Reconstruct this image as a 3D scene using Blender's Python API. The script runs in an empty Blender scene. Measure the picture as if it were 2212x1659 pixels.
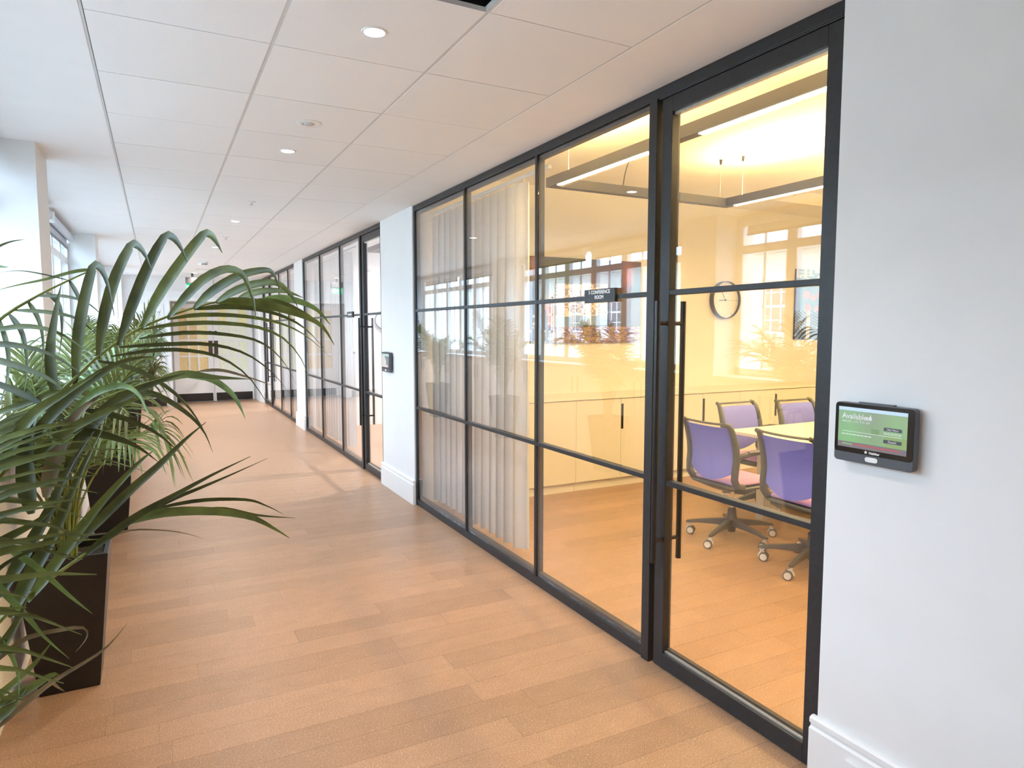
import bpy, bmesh, math, random
from mathutils import Vector, Matrix
random.seed(7)
PI = math.pi
C = bpy.context.scene.collection
scene = bpy.context.scene

# ---------------------------------------------------------------- camera
FPX, YAW, PITCH, ROLL, EYE = 1455.1, 0.484, -0.081, 0.0004, 1.551
_f = Vector((math.sin(YAW)*math.cos(PITCH), math.cos(YAW)*math.cos(PITCH), math.sin(PITCH)))
_r = Vector((math.cos(YAW), -math.sin(YAW), 0.0))
_u = _r.cross(_f)
_r2 = _r*math.cos(ROLL)+_u*math.sin(ROLL)
_u2 = _u*math.cos(ROLL)-_r*math.sin(ROLL)
cam = bpy.data.cameras.new('camera')
cam.sensor_width = 36.0
cam.lens = FPX/2212*36.0
cam.clip_start = 0.02
cam.clip_end = 300
camo = bpy.data.objects.new('camera', cam)
C.objects.link(camo)
m = Matrix((( _r2.x, _u2.x, -_f.x, 0), (_r2.y, _u2.y, -_f.y, 0), (_r2.z, _u2.z, -_f.z, EYE), (0, 0, 0, 1)))
camo.matrix_world = m
scene.camera = camo

# ---------------------------------------------------------------- world, exposure
w = bpy.data.worlds.new('overcast_sky')
scene.world = w
w.use_nodes = True
nt = w.node_tree
bg = nt.nodes['Background']
bg.inputs[0].default_value = (0.55, 0.765, 1.0, 1)
bg.inputs[1].default_value = 10.0
scene.view_settings.view_transform = 'Standard'
scene.view_settings.look = 'None'
scene.view_settings.gamma = 1.0
scene.view_settings.exposure = 0.58
scene.view_settings.use_curve_mapping = False

# window bays of the left wall (y0, y1)
BAYS = [(0.98, 4.69), (5.15, 8.86), (9.32, 13.03), (13.45, 15.05)]
def light(name, kind, loc, power, color, size=0.1, size_y=None, rot=(0, 0, 0), spot=None, portal=False, blend=0.6):
    l = bpy.data.lights.new(name, kind)
    l.energy = power
    l.color = color
    if kind == 'AREA':
        l.shape = 'RECTANGLE'
        l.size = size
        l.size_y = size_y or size
        if portal: l.cycles.is_portal = True
    elif kind == 'SPOT':
        l.shadow_soft_size = size
        l.spot_size = spot
        l.spot_blend = blend
    else:
        l.shadow_soft_size = size
    o = bpy.data.objects.new(name, l)
    C.objects.link(o)
    o.location = loc
    o.rotation_euler = rot
    return o
for (y0, y1) in BAYS:      # sampling portals in the window openings, they give off no light of their own
    light('window_portal', 'AREA', (-1.02, (y0+y1)/2, 1.85), 1, (1, 1, 1), y1-y0, 1.5, (0, -PI/2, PI), portal=True).rotation_euler = (PI/2, 0, -PI/2)

WARM = (1.0, 0.68, 0.25)
LAMPS = [(0.724, 2.43), (0.727, 4.24), (0.72, 7.19), (0.71, 9.56), (0.68, 12.1), (0.67, 14.1), (0.72, -0.6), (0.72, -2.8)]

# ---------------------------------------------------------------- materials
MATS = {}
def mat(name, col, rough=0.5, metal=0.0, nscale=40.0, namt=0.06, bump=0.0, bscale=None, spec=0.5, vary=0.0, stretch=None, trans=0.0):
    if name in MATS: return MATS[name]
    M = bpy.data.materials.new(name)
    M.use_nodes = True
    t = M.node_tree
    b = t.nodes['Principled BSDF']
    tc = t.nodes.new('ShaderNodeTexCoord')
    mp = t.nodes.new('ShaderNodeMapping')
    if stretch: mp.inputs['Scale'].default_value = stretch
    t.links.new(tc.outputs['Object'], mp.inputs[0])
    n = t.nodes.new('ShaderNodeTexNoise')
    n.inputs['Scale'].default_value = nscale
    n.inputs['Detail'].default_value = 4
    t.links.new(mp.outputs[0], n.inputs['Vector'])
    r = t.nodes.new('ShaderNodeValToRGB')
    r.color_ramp.elements[0].position = 0.3
    r.color_ramp.elements[1].position = 0.7
    a = 1-namt
    r.color_ramp.elements[0].color = (col[0]*a, col[1]*a, col[2]*a, 1)
    a = 1+namt
    r.color_ramp.elements[1].color = (min(1, col[0]*a), min(1, col[1]*a), min(1, col[2]*a), 1)
    t.links.new(n.outputs[0], r.inputs[0])
    out = r.outputs[0]
    if vary:
        oi = t.nodes.new('ShaderNodeObjectInfo')
        hs = t.nodes.new('ShaderNodeHueSaturation')
        mr = t.nodes.new('ShaderNodeMapRange')
        mr.inputs[3].default_value = 1-vary
        mr.inputs[4].default_value = 1+vary
        t.links.new(oi.outputs['Random'], mr.inputs[0])
        t.links.new(mr.outputs[0], hs.inputs['Value'])
        t.links.new(out, hs.inputs['Color'])
        out = hs.outputs[0]
    t.links.new(out, b.inputs['Base Color'])
    b.inputs['Roughness'].default_value = rough
    b.inputs['Metallic'].default_value = metal
    b.inputs['Specular IOR Level'].default_value = spec
    if bump:
        n2 = t.nodes.new('ShaderNodeTexNoise')
        n2.inputs['Scale'].default_value = bscale or nscale
        n2.inputs['Detail'].default_value = 3
        t.links.new(mp.outputs[0], n2.inputs['Vector'])
        bp = t.nodes.new('ShaderNodeBump')
        bp.inputs['Strength'].default_value = bump
        bp.inputs['Distance'].default_value = 0.002
        t.links.new(n2.outputs[0], bp.inputs['Height'])
        t.links.new(bp.outputs[0], b.inputs['Normal'])
    if trans:
        tr = t.nodes.new('ShaderNodeBsdfTranslucent')
        t.links.new(out, tr.inputs[0])
        mx = t.nodes.new('ShaderNodeMixShader')
        mx.inputs[0].default_value = trans
        t.links.new(b.outputs[0], mx.inputs[1])
        t.links.new(tr.outputs[0], mx.inputs[2])
        t.links.new(mx.outputs[0], t.nodes['Material Output'].inputs[0])
    MATS[name] = M
    return M
def emit(name, col, strength):
    if name in MATS: return MATS[name]
    M = bpy.data.materials.new(name)
    M.use_nodes = True
    t = M.node_tree
    b = t.nodes['Principled BSDF']
    b.inputs['Base Color'].default_value = (col[0]*0.7, col[1]*0.7, col[2]*0.7, 1)
    b.inputs['Emission Color'].default_value = (*col, 1)
    b.inputs['Emission Strength'].default_value = strength
    MATS[name] = M
    return M
def glass(name, tint=(0.975, 0.98, 0.98), f0=0.075, rough=0.0):
    M = bpy.data.materials.new(name)
    M.use_nodes = True
    t = M.node_tree
    t.nodes.remove(t.nodes['Principled BSDF'])
    tr = t.nodes.new('ShaderNodeBsdfTransparent')
    tr.inputs[0].default_value = (*tint, 1)
    gl = t.nodes.new('ShaderNodeBsdfGlossy')
    gl.inputs['Roughness'].default_value = rough
    gl.inputs['Color'].default_value = (0.97, 0.98, 1, 1)
    # Schlick reflectance of a clear pane from the angle between view and surface, same on both faces
    g = t.nodes.new('ShaderNodeNewGeometry')
    d = t.nodes.new('ShaderNodeVectorMath'); d.operation = 'DOT_PRODUCT'
    t.links.new(g.outputs['Incoming'], d.inputs[0]); t.links.new(g.outputs['Normal'], d.inputs[1])
    def mth(op, a, b=None, clamp=False):
        q = t.nodes.new('ShaderNodeMath'); q.operation = op; q.use_clamp = clamp
        for i, v in enumerate((a, b)):
            if v is None: continue
            if isinstance(v, (int, float)): q.inputs[i].default_value = v
            else: t.links.new(v, q.inputs[i])
        return q.outputs[0]
    c = mth('ABSOLUTE', d.outputs['Value'])
    p5 = mth('POWER', mth('SUBTRACT', 1.0, c, True), 5.0)
    fres = mth('ADD', mth('MULTIPLY', p5, 1.0-f0), f0, True)
    mx = t.nodes.new('ShaderNodeMixShader')
    t.links.new(fres, mx.inputs[0])
    t.links.new(tr.outputs[0], mx.inputs[1])
    t.links.new(gl.outputs[0], mx.inputs[2])
    t.links.new(mx.outputs[0], t.nodes['Material Output'].inputs[0])
    MATS[name] = M
    return M
def vcol(name, rough=0.4, emi=0.0, spec=0.4):
    M = bpy.data.materials.new(name)
    M.use_nodes = True
    t = M.node_tree
    b = t.nodes['Principled BSDF']
    a = t.nodes.new('ShaderNodeVertexColor')
    a.layer_name = 'print'
    t.links.new(a.outputs[0], b.inputs['Base Color'])
    b.inputs['Roughness'].default_value = rough
    b.inputs['Specular IOR Level'].default_value = spec
    if emi:
        t.links.new(a.outputs[0], b.inputs['Emission Color'])
        b.inputs['Emission Strength'].default_value = emi
    MATS[name] = M
    return M

mat('wall_paint', (0.80, 0.80, 0.795), 0.55, nscale=6, namt=0.012, bump=0.05, bscale=220)
mat('trim_paint', (0.83, 0.83, 0.825), 0.35, nscale=8, namt=0.01)
mat('plaster', (0.87, 0.86, 0.855), 0.7, nscale=5, namt=0.012)
mat('ceiling_tile', (0.86, 0.85, 0.845), 0.8, nscale=260, namt=0.05, bump=0.25, bscale=320, vary=0.012)
mat('grid_metal', (0.62, 0.60, 0.58), 0.45, nscale=30, namt=0.03)
mat('shadow_gap', (0.20, 0.19, 0.18), 0.8)
mat('subfloor', (0.16, 0.10, 0.06), 0.9)
mat('black_metal', (0.022, 0.023, 0.026), 0.42, nscale=60, namt=0.15, spec=0.45)
mat('black_satin', (0.012, 0.012, 0.013), 0.3, nscale=60, namt=0.1)
mat('rubber_seal', (0.010, 0.010, 0.010), 0.7)
mat('alu_strip', (0.55, 0.53, 0.48), 0.35, 0.6)
mat('planter_black', (0.012, 0.011, 0.011), 0.32, nscale=30, namt=0.2, spec=0.5)
mat('soil', (0.03, 0.022, 0.016), 0.9, nscale=120, namt=0.6, bump=1.0, bscale=160)
mat('pebble', (0.06, 0.055, 0.05), 0.3, nscale=60, namt=0.4, vary=0.4)
mat('cabinet', (0.80, 0.78, 0.73), 0.45, nscale=10, namt=0.01, vary=0.01)
mat('cabinet_gap', (0.10, 0.09, 0.08), 0.8)
mat('worktop', (0.84, 0.82, 0.77), 0.35, nscale=20, namt=0.01)
mat('curtain_cloth', (0.70, 0.70, 0.71), 0.9, nscale=300, namt=0.12, trans=0.35)
mat('chair_plastic', (0.065, 0.072, 0.078), 0.45, nscale=80, namt=0.08)
mat('chair_fabric', (0.17, 0.19, 0.68), 0.9, nscale=420, namt=0.18, bump=0.3, bscale=500)
mat('seat_fabric', (0.50, 0.30, 0.58), 0.9, nscale=420, namt=0.18, bump=0.3, bscale=500)
mat('chrome', (0.75, 0.75, 0.76), 0.15, 1.0)
mat('caster_grey', (0.10, 0.10, 0.10), 0.5)
mat('caster_white', (0.72, 0.72, 0.70), 0.35)
mat('table_white', (0.82, 0.80, 0.76), 0.35, nscale=12, namt=0.01)
mat('table_grey', (0.55, 0.55, 0.54), 0.4, 0.3)
mat('pendant_body', (0.055, 0.050, 0.046), 0.5)
mat('clock_face', (0.80, 0.78, 0.72), 0.5)
mat('clock_case', (0.045, 0.045, 0.06), 0.4)
mat('device_black', (0.012, 0.010, 0.010), 0.18)
mat('device_grey', (0.085, 0.09, 0.105), 0.4)
mat('white_plastic', (0.82, 0.82, 0.81), 0.4)
mat('ink_white', (0.85, 0.85, 0.85), 0.5)
mat('door_white', (0.82, 0.81, 0.80), 0.4, nscale=8, namt=0.01)
mat('kick_plate', (0.028, 0.024, 0.022), 0.4, 0.3, nscale=20, namt=0.25, stretch=(0.3, 1, 8))
mat('bronze', (0.09, 0.06, 0.045), 0.4, 0.5)
mat('blue_disc', (0.03, 0.07, 0.13), 0.4)
mat('pane_amber', (0.78, 0.60, 0.30), 0.35, nscale=90, namt=0.22)
mat('pane_yellow', (0.85, 0.78, 0.42), 0.35, nscale=30, namt=0.06)
mat('pane_pale', (0.82, 0.84, 0.66), 0.35, nscale=30, namt=0.05)
mat('void_black', (0.006, 0.006, 0.007), 0.6)
mat('tray_steel', (0.06, 0.065, 0.07), 0.35, 0.8)
mat('blind_grey', (0.55, 0.57, 0.62), 0.6)
mat('window_paint', (0.80, 0.80, 0.80), 0.4)
mat('stone', (0.62, 0.58, 0.50), 0.9, nscale=3, namt=0.08, bump=0.3, bscale=30)
mat('sash_white', (0.85, 0.85, 0.85), 0.5)
mat('dark_pane', (0.10, 0.12, 0.14), 0.1)
mat('asphalt', (0.12, 0.12, 0.12), 0.9)
mat('stem_green', (0.24, 0.28, 0.06), 0.5, nscale=30, namt=0.25, stretch=(1, 1, 0.2))
mat('string', (0.75, 0.72, 0.60), 0.8)
mat('leaf_dark', (0.078, 0.086, 0.022), 0.42, nscale=25, namt=0.35, vary=0.25, trans=0.18)
mat('leaf_mid', (0.125, 0.148, 0.036), 0.42, nscale=25, namt=0.35, vary=0.25, trans=0.22)
mat('leaf_light', (0.17, 0.25, 0.075), 0.36, nscale=25, namt=0.3, vary=0.2, trans=0.25)
mat('leaf_brown', (0.26, 0.19, 0.10), 0.6, nscale=25, namt=0.35, vary=0.2, trans=0.1)
glass('glass_clear')
glass('glass_window', (0.98, 0.99, 0.99), 0.04)
emit('lamp_white', (1.0, 0.93, 0.82), 14)
emit('led_warm', (1.0, 0.90, 0.72), 9)
emit('led_small', (1.0, 0.85, 0.6), 3)
emit('exit_green', (0.01, 0.36, 0.16), 0.8)
emit('exit_white', (0.7, 0.9, 0.8), 0.5)
vcol('print_matt', 0.35)
vcol('print_screen', 0.25, 0.35)

# floor material: cork boards, warm speckle, one tone per board
def cork():
    M = mat('cork', (0.36, 0.218, 0.131), 0.34, nscale=230, namt=0.42, bump=0.12, bscale=420, vary=0.10, spec=0.4)
    t = M.node_tree
    b = t.nodes['Principled BSDF']
    n = t.nodes.new('ShaderNodeTexNoise')
    n.inputs['Scale'].default_value = 9
    n.inputs['Detail'].default_value = 5
    g = t.nodes.new('ShaderNodeNewGeometry')
    mp = t.nodes.new('ShaderNodeMapping')
    mp.inputs['Scale'].default_value = (0.9, 1.6, 1)
    t.links.new(g.outputs['Position'], mp.inputs[0])
    t.links.new(mp.outputs[0], n.inputs['Vector'])
    mr = t.nodes.new('ShaderNodeMapRange')
    mr.inputs[1].default_value = 0.25
    mr.inputs[2].default_value = 0.75
    mr.inputs[3].default_value = 0.93
    mr.inputs[4].default_value = 1.07
    t.links.new(n.outputs[0], mr.inputs[0])
    hs = t.nodes.new('ShaderNodeHueSaturation')
    src = b.inputs['Base Color'].links[0].from_socket
    t.links.new(src, hs.inputs['Color'])
    t.links.new(mr.outputs[0], hs.inputs['Value'])
    t.links.new(hs.outputs[0], b.inputs['Base Color'])
    # fine light chips
    v = t.nodes.new('ShaderNodeTexNoise')
    v.inputs['Scale'].default_value = 150
    t.links.new(g.outputs['Position'], v.inputs['Vector'])
    rr = t.nodes.new('ShaderNodeValToRGB')
    rr.color_ramp.elements[0].position = 0.62
    rr.color_ramp.elements[1].position = 0.72
    t.links.new(v.outputs[0], rr.inputs[0])
    mx = t.nodes.new('ShaderNodeMix')
    mx.data_type = 'RGBA'
    mx.inputs['B'].default_value = (0.66, 0.49, 0.34, 1)
    mu = t.nodes.new('ShaderNodeMath')
    mu.operation = 'MULTIPLY'
    mu.inputs[1].default_value = 0.75
    t.links.new(rr.outputs[0], mu.inputs[0])
    t.links.new(mu.outputs[0], mx.inputs['Factor'])
    t.links.new(hs.outputs[0], mx.inputs['A'])
    t.links.new(mx.outputs['Result'], b.inputs['Base Color'])
    return M
cork()

# ---------------------------------------------------------------- mesh helpers
class MB:
    def __init__(s): s.v = []; s.f = []
    def add(s, vs, fs):
        o = len(s.v)
        s.v.extend([tuple(p) for p in vs])
        s.f.extend([tuple(i+o for i in f) for f in fs])
        return s
    def box(s, x0, x1, y0, y1, z0, z1):
        x0, x1 = sorted((x0, x1)); y0, y1 = sorted((y0, y1)); z0, z1 = sorted((z0, z1))
        return s.add([(x0, y0, z0), (x1, y0, z0), (x1, y1, z0), (x0, y1, z0), (x0, y0, z1), (x1, y0, z1), (x1, y1, z1), (x0, y1, z1)],
                     [(0, 3, 2, 1), (4, 5, 6, 7), (0, 1, 5, 4), (1, 2, 6, 5), (2, 3, 7, 6), (3, 0, 4, 7)])
    def tube(s, pts, r, n=10, cap=True, flat=1.0, ref=None):
        pts = [Vector(p) for p in pts]
        rs = r if isinstance(r, (list, tuple)) else [r]*len(pts)
        up = Vector((0, 0, 1))
        rings = []
        for i, p in enumerate(pts):
            a = pts[max(i-1, 0)]; b = pts[min(i+1, len(pts)-1)]
            t = (b-a).normalized()
            x = t.cross(up)
            if x.length < 1e-3: x = t.cross(Vector((1, 0, 0)))
            if ref is not None: x = Vector(ref)-t*Vector(ref).dot(t)
            x.normalize(); y = x.cross(t).normalized()
            rings.append([p+x*rs[i]*math.cos(2*PI*k/n)+y*rs[i]*flat*math.sin(2*PI*k/n) for k in range(n)])
        vs = [q for ring in rings for q in ring]
        fs = []
        for i in range(len(pts)-1):
            for k in range(n):
                fs.append((i*n+k, i*n+(k+1) % n, (i+1)*n+(k+1) % n, (i+1)*n+k))
        if cap:
            fs.append(tuple(range(n-1, -1, -1)))
            fs.append(tuple((len(pts)-1)*n+k for k in range(n)))
        return s.add(vs, fs)
    def cyl(s, p0, p1, r, n=20): return s.tube([p0, p1], r, n)
    def lathe(s, c, prof, n=28, axis='z'):
        vs = []; fs = []
        for (r, h) in prof:
            for k in range(n):
                a = 2*PI*k/n
                x, y = r*math.cos(a), r*math.sin(a)
                p = (x, y, h) if axis == 'z' else ((h, x, y) if axis == 'x' else (x, h, y))
                vs.append((c[0]+p[0], c[1]+p[1], c[2]+p[2]))
        for i in range(len(prof)-1):
            for k in range(n):
                fs.append((i*n+k, i*n+(k+1) % n, (i+1)*n+(k+1) % n, (i+1)*n+k))
        if prof[0][0] > 1e-5: fs.append(tuple(range(n-1, -1, -1)))
        if prof[-1][0] > 1e-5: fs.append(tuple((len(prof)-1)*n+k for k in range(n)))
        return s.add(vs, fs)
    def poly(s, pts, d):                 # planar polygon extruded by vector d
        d = Vector(d); n = len(pts)
        a = [Vector(p) for p in pts]
        return s.add(a+[p+d for p in a], [tuple(range(n-1, -1, -1)), tuple(range(n, 2*n))]+[(i, (i+1) % n, (i+1) % n+n, i+n) for i in range(n)])
    def mesh(s, name, material, smooth=False, fix=True):
        me = bpy.data.meshes.new(name)
        me.from_pydata(s.v, [], s.f)
        if fix:
            bm = bmesh.new(); bm.from_mesh(me)
            bmesh.ops.recalc_face_normals(bm, faces=bm.faces)
            bm.to_mesh(me); bm.free()
        me.materials.append(MATS[material])
        if smooth:
            for p in me.polygons: p.use_smooth = True
        return me
    def build(s, name, material, parent=None, smooth=False, bevel=0.0, fix=True, sub=0):
        o = bpy.data.objects.new(name, s.mesh(name, material, smooth, fix))
        C.objects.link(o)
        setparent(o, parent)
        if bevel:
            b = o.modifiers.new('bevel', 'BEVEL')
            b.width = bevel; b.segments = 2; b.limit_method = 'ANGLE'; b.angle_limit = 0.6
        if sub:
            q = o.modifiers.new('sub', 'SUBSURF'); q.levels = sub; q.render_levels = sub
        if smooth and not sub:
            try:
                o.data.set_sharp_from_angle(angle=0.7)
            except Exception: pass
        return o
def worldmat(o):
    mw = Matrix.LocRotScale(o.location, o.rotation_euler, o.scale)
    if o.parent: return worldmat(o.parent) @ o.matrix_parent_inverse @ mw
    return mw
def setparent(o, parent):
    if parent is not None:
        o.parent = parent
        o.matrix_parent_inverse = worldmat(parent).inverted()
def thing(name, label, cat, loc=(0, 0, 0), group=None, rz=0.0, kind=None):
    o = bpy.data.objects.new(name, None)
    C.objects.link(o)
    o.location = loc
    o.rotation_euler = (0, 0, rz)
    o.empty_display_size = 0.1
    tag(o, label, cat, group, kind)
    return o
def tag(o, label=None, cat=None, group=None, kind=None):
    if label: o['label'] = label
    if cat: o['category'] = cat
    if group: o['group'] = group
    if kind: o['kind'] = kind
    return o
def struct(o, label=None):
    o['kind'] = 'structure'
    if label: o['label'] = label
    return o
def dup(root, loc, rz, label=None):
    r = root.copy(); C.objects.link(r)
    r.location = loc; r.rotation_euler = (0, 0, rz)
    if label: r['label'] = label
    for ch in root.children:
        c = ch.copy(); C.objects.link(c); c.parent = r
        c.matrix_parent_inverse = Matrix.Identity(4) if rooted else ch.matrix_parent_inverse.copy()
        for g in ch.children:
            d = g.copy(); C.objects.link(d); d.parent = c
            d.matrix_parent_inverse = g.matrix_parent_inverse.copy()
    return r
rooted = False
def text_mesh(body, size, bold=0.0, align='CENTER', spacing=1.0, extrude=0.0005):
    cu = bpy.data.curves.new('lettering', 'FONT')
    cu.body = body; cu.size = size; cu.align_x = align; cu.align_y = 'CENTER'
    cu.offset = bold; cu.space_character = spacing; cu.extrude = extrude
    cu.resolution_u = 3
    o = bpy.data.objects.new('lettering_tmp', cu)
    C.objects.link(o)
    dg = bpy.context.evaluated_depsgraph_get()
    me = bpy.data.meshes.new_from_object(o.evaluated_get(dg))
    bpy.data.objects.remove(o)
    return me
def put_text(name, body, size, center, parent, material, face='-x', bold=0.0, align='CENTER', spacing=1.0):
    me = text_mesh(body, size, bold, align, spacing)
    if face == '-x':   # reads from the corridor side: text x runs to -Y, text y to +Z, normal -X
        R = Matrix(((0, 0, -1, center[0]), (-1, 0, 0, center[1]), (0, 1, 0, center[2]), (0, 0, 0, 1)))
    me.transform(R)
    me.materials.clear(); me.materials.append(MATS[material])
    o = bpy.data.objects.new(name, me); C.objects.link(o)
    setparent(o, parent)
    return o
def print_panel(name, origin, du, dv, nx, ny, func, material, parent):
    me = bpy.data.meshes.new(name)
    o0, du, dv = Vector(origin), Vector(du), Vector(dv)
    vs = [o0+du*(i/nx)+dv*(j/ny) for j in range(ny+1) for i in range(nx+1)]
    fs = [(j*(nx+1)+i, j*(nx+1)+i+1, (j+1)*(nx+1)+i+1, (j+1)*(nx+1)+i) for j in range(ny) for i in range(nx)]
    me.from_pydata([tuple(v) for v in vs], [], fs)
    ca = me.color_attributes.new('print', 'FLOAT_COLOR', 'CORNER')
    k = 0
    for j in range(ny):
        for i in range(nx):
            c = func((i+0.5)/nx, (j+0.5)/ny)
            for q in range(4):
                ca.data[k].color = (c[0], c[1], c[2], 1); k += 1
    me.materials.append(MATS[material])
    o = bpy.data.objects.new(name, me); C.objects.link(o)
    setparent(o, parent)
    return o
def lin(r, g, b):
    f = lambda c: (c/255/12.92) if c/255 <= 0.04045 else ((c/255+0.055)/1.055)**2.4
    return (f(r), f(g), f(b))

A = 1.985          # corridor face of the glass partitions
H = 2.604          # corridor ceiling
HR = 2.93          # meeting room ceiling
XL = -0.57         # inner face of the window piers
XG = -0.83         # window plane
YEND = 15.2
YBACK = -5.0
#%%PART2
# ================================================================ the setting
# ---- floor: sub floor with cork boards (0.15 x 0.9 m) running across the corridor
fl = struct(MB().box(-1.0, 8.4, YBACK, 16.2, -0.12, -0.006).build('floor', 'subfloor'), 'cork board floor of corridor and meeting rooms')
BW, BL, GAP = 0.15, 1.20, 0.0008
full = MB().box(0, BL-GAP, 0, BW-GAP, -0.006, 0).mesh('floor_board', 'cork')
rest = MB()
def lay(x0, x1, ya, yb, near):
    k0 = math.floor((ya-1.70)/BW)
    y = 1.70+k0*BW
    row = k0
    while y < yb:
        rnd = random.Random(row*31+int(x0*100))
        x = x0-rnd.choice([0.0, 0.15, 0.3, 0.45, 0.6, 0.75])-rnd.random()*0.1
        while x < x1:
            a, b = max(x, x0), min(x+BL, x1)
            if b-a > 0.02:
                if near(a, b, y):
                    if b-a > BL-1e-4: me = full
                    else: me = MB().box(0, b-a-GAP, 0, BW-GAP, -0.006, 0).mesh('floor_board', 'cork')
                    o = bpy.data.objects.new('floor_board', me); C.objects.link(o)
                    o.location = (a, y, 0); o.parent = fl
                else:
                    rest.box(a, b-GAP, y, y+BW-GAP, -0.006, 0)
            x += BL
        y += BW; row += 1
lay(-0.60, A+0.02, YBACK, 16.1, lambda a, b, y: 1.65 < y < 6.3)
lay(A+0.02, 8.35, -0.5, 15.3, lambda a, b, y: 1.2 < y < 5.3 and a < 5.3)
ro = rest.build('board_field', 'cork', fl, fix=False); ro['kind'] = 'stuff'

# ---- corridor ceiling: plaster margins, tee bars and 600 mm tiles
XT = [-0.182, 0.418, 1.018, 1.618]
Y0T = 2.107
ce = MB()
ce.box(-1.0, XT[0]-0.006, YBACK, 16.0, H, H+0.12)
ce.box(XT[3]+0.004, A+0.1, YBACK, 16.0, H, H+0.12)
ce.box(XT[0]-0.006, XT[3]+0.004, 15.307, 16.0, H, H+0.12)
ce.box(XT[0]-0.006, 0.40, YBACK, 15.307, H+0.06, H+0.12)
ce.box(0.40, 1.04, YBACK, 1.50, H+0.06, H+0.12)
ce.box(0.40, 1.04, 2.115, 15.307, H+0.06, H+0.12)
ce.box(1.04, XT[3]+0.004, YBACK, 15.307, H+0.06, H+0.12)
ceil = struct(ce.build('ceiling', 'plaster'), 'white corridor ceiling with plaster margins and square tiles')
MB().box(XT[0]-0.006, XT[3]+0.004, 2.115, 15.307, H+0.022, H+0.03).build('ceiling_backing', 'shadow_gap', ceil)
for i, x in enumerate(XT):
    wd = 0.016 if i in (1, 2) else 0.010
    xc = x if i in (1, 2) else (x-0.001 if i == 0 else x)
    MB().box(xc-wd/2, xc+wd/2, YBACK, 15.307, H+0.0015, H+0.02).build('grid_bar', 'grid_metal', ceil)
tile = MB().box(0, 0.6-0.014, 0, 0.6-0.0045, 0, 0.016).mesh('ceiling_tile', 'ceiling_tile')
far = MB()
for c in range(3):
    for r in range(-4, 22):
        if c == 1 and r == -1: continue
        yy = Y0T+0.6*r
        o = bpy.data.objects.new('ceiling_tile', tile); C.objects.link(o)
        o.location = (XT[c]+0.007, yy+0.00225, H+random.uniform(0, 0.0008)); o.parent = ceil
for c in range(3):
    far.box(XT[c]+0.007, XT[c]+0.593, YBACK, Y0T-2.4, H, H+0.016)
o = far.build('ceiling_tile', 'ceiling_tile', ceil)

# ---- left wall: piers, spandrel, header, windows
wl = MB()
edges = [YBACK]+[v for b in BAYS for v in b]+[16.0]
for i in range(0, len(edges), 2):
    wl.box(-1.05, XL, edges[i], edges[i+1], 0, H)
for (y0, y1) in BAYS:
    wl.box(-1.05, -0.92, y0, y1, 0, 1.09)
    wl.box(-1.05, XG-0.03, y0, y1, 2.575, H)
struct(wl.build('wall_left', 'wall_paint'), 'white window wall with deep piers on the left')
wn = 0
for (y0, y1) in BAYS:
    wn += 1
    W = thing('window_%d' % wn, 'white framed casement window between piers', 'window', (XG, (y0+y1)/2, 1.12), kind='structure')
    fr = MB()
    z0, z1 = 1.125, 2.575
    fr.box(XG-0.07, XG, y0, y1, z0, z0+0.06)
    fr.box(XG-0.07, XG, y0, y1, z1-0.05, z1)
    fr.box(XG-0.07, XG, y0, y0+0.07, z0, z1)
    fr.box(XG-0.07, XG, y1-0.07, y1, z0, z1)
    fr.box(XG-0.065, XG-0.005, y0, y1, 2.25, 2.325)
    n = 6 if y1-y0 > 3 else 3
    p = (y1-y0)/n
    for k in range(1, n):
        fr.box(XG-0.068, XG-0.002, y0+k*p-0.055, y0+k*p+0.055, z0, z1)
    fr.build('window_frame', 'window_paint', W, bevel=0.003)
    for k in range(n):
        ya = y0+k*p+(0.055 if k else 0.07); yb = y0+(k+1)*p-(0.055 if k < n-1 else 0.07)
        MB().box(XG-0.034, XG-0.016, (ya+yb)/2-0.011, (ya+yb)/2+0.011, z0+0.06, z1-0.05).build('glazing_bar', 'window_paint', W)
        for (za, zb) in ((z0+0.06, 2.25), (2.325, z1-0.05)):
            MB().box(XG-0.014, XG-0.010, ya, yb, za, zb).build('pane', 'glass_window', W)
    sb = MB().box(-0.92, XL+0.025, y0+0.002, y1-0.002, 1.092, 1.122).build('window_sill', 'trim_paint', W, bevel=0.006)

# ---- right hand wall pieces, head wall above the glazing, meeting room shells
XW = 1.974
def wallbox(name, *b, m='wall_paint', label=None):
    return struct(MB().box(*b).build(name, m), label)
wallbox('wall_right', XW, 2.12, YBACK, 1.482, 0, HR, label='white wall right of the near glass door')
wallbox('wall_pillar_1', XW, 2.20, 5.602, 6.536, 0, HR, label='white pillar between the first two glass partitions')
wallbox('wall_pillar_2', XW, 2.20, 10.565, 11.25, 0, HR, label='white pillar before the farthest glass partition')
wallbox('wall_pillar_3', XW, 2.20, 15.03, 16.0, 0, HR, label='white wall end beside the far doors')
hw = MB()
for (a, b) in ((1.482, 5.602), (6.536, 10.565), (11.25, 15.03)): hw.box(A+0.012, 2.10, a, b, H+0.001, HR)
struct(hw.build('wall_head', 'wall_paint'), 'bulkhead above the glass partitions')
wallbox('wall_room_divider_1', 2.20, 8.4, 5.75, 6.40, 0, HR, label='meeting room side wall with pictures and clock')
wallbox('wall_room_divider_2', 2.20, 8.4, 10.72, 11.1, 0, HR)
wallbox('wall_room_divider_3', 2.20, 8.4, 15.15, 15.3, 0, HR)
wallbox('wall_room_divider_4', 2.12, 8.4, -0.6, -0.5, 0, HR)
wallbox('wall_room_back', 8.3, 8.4, -0.5, 6.4, 0, HR)
rb = MB()
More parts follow.
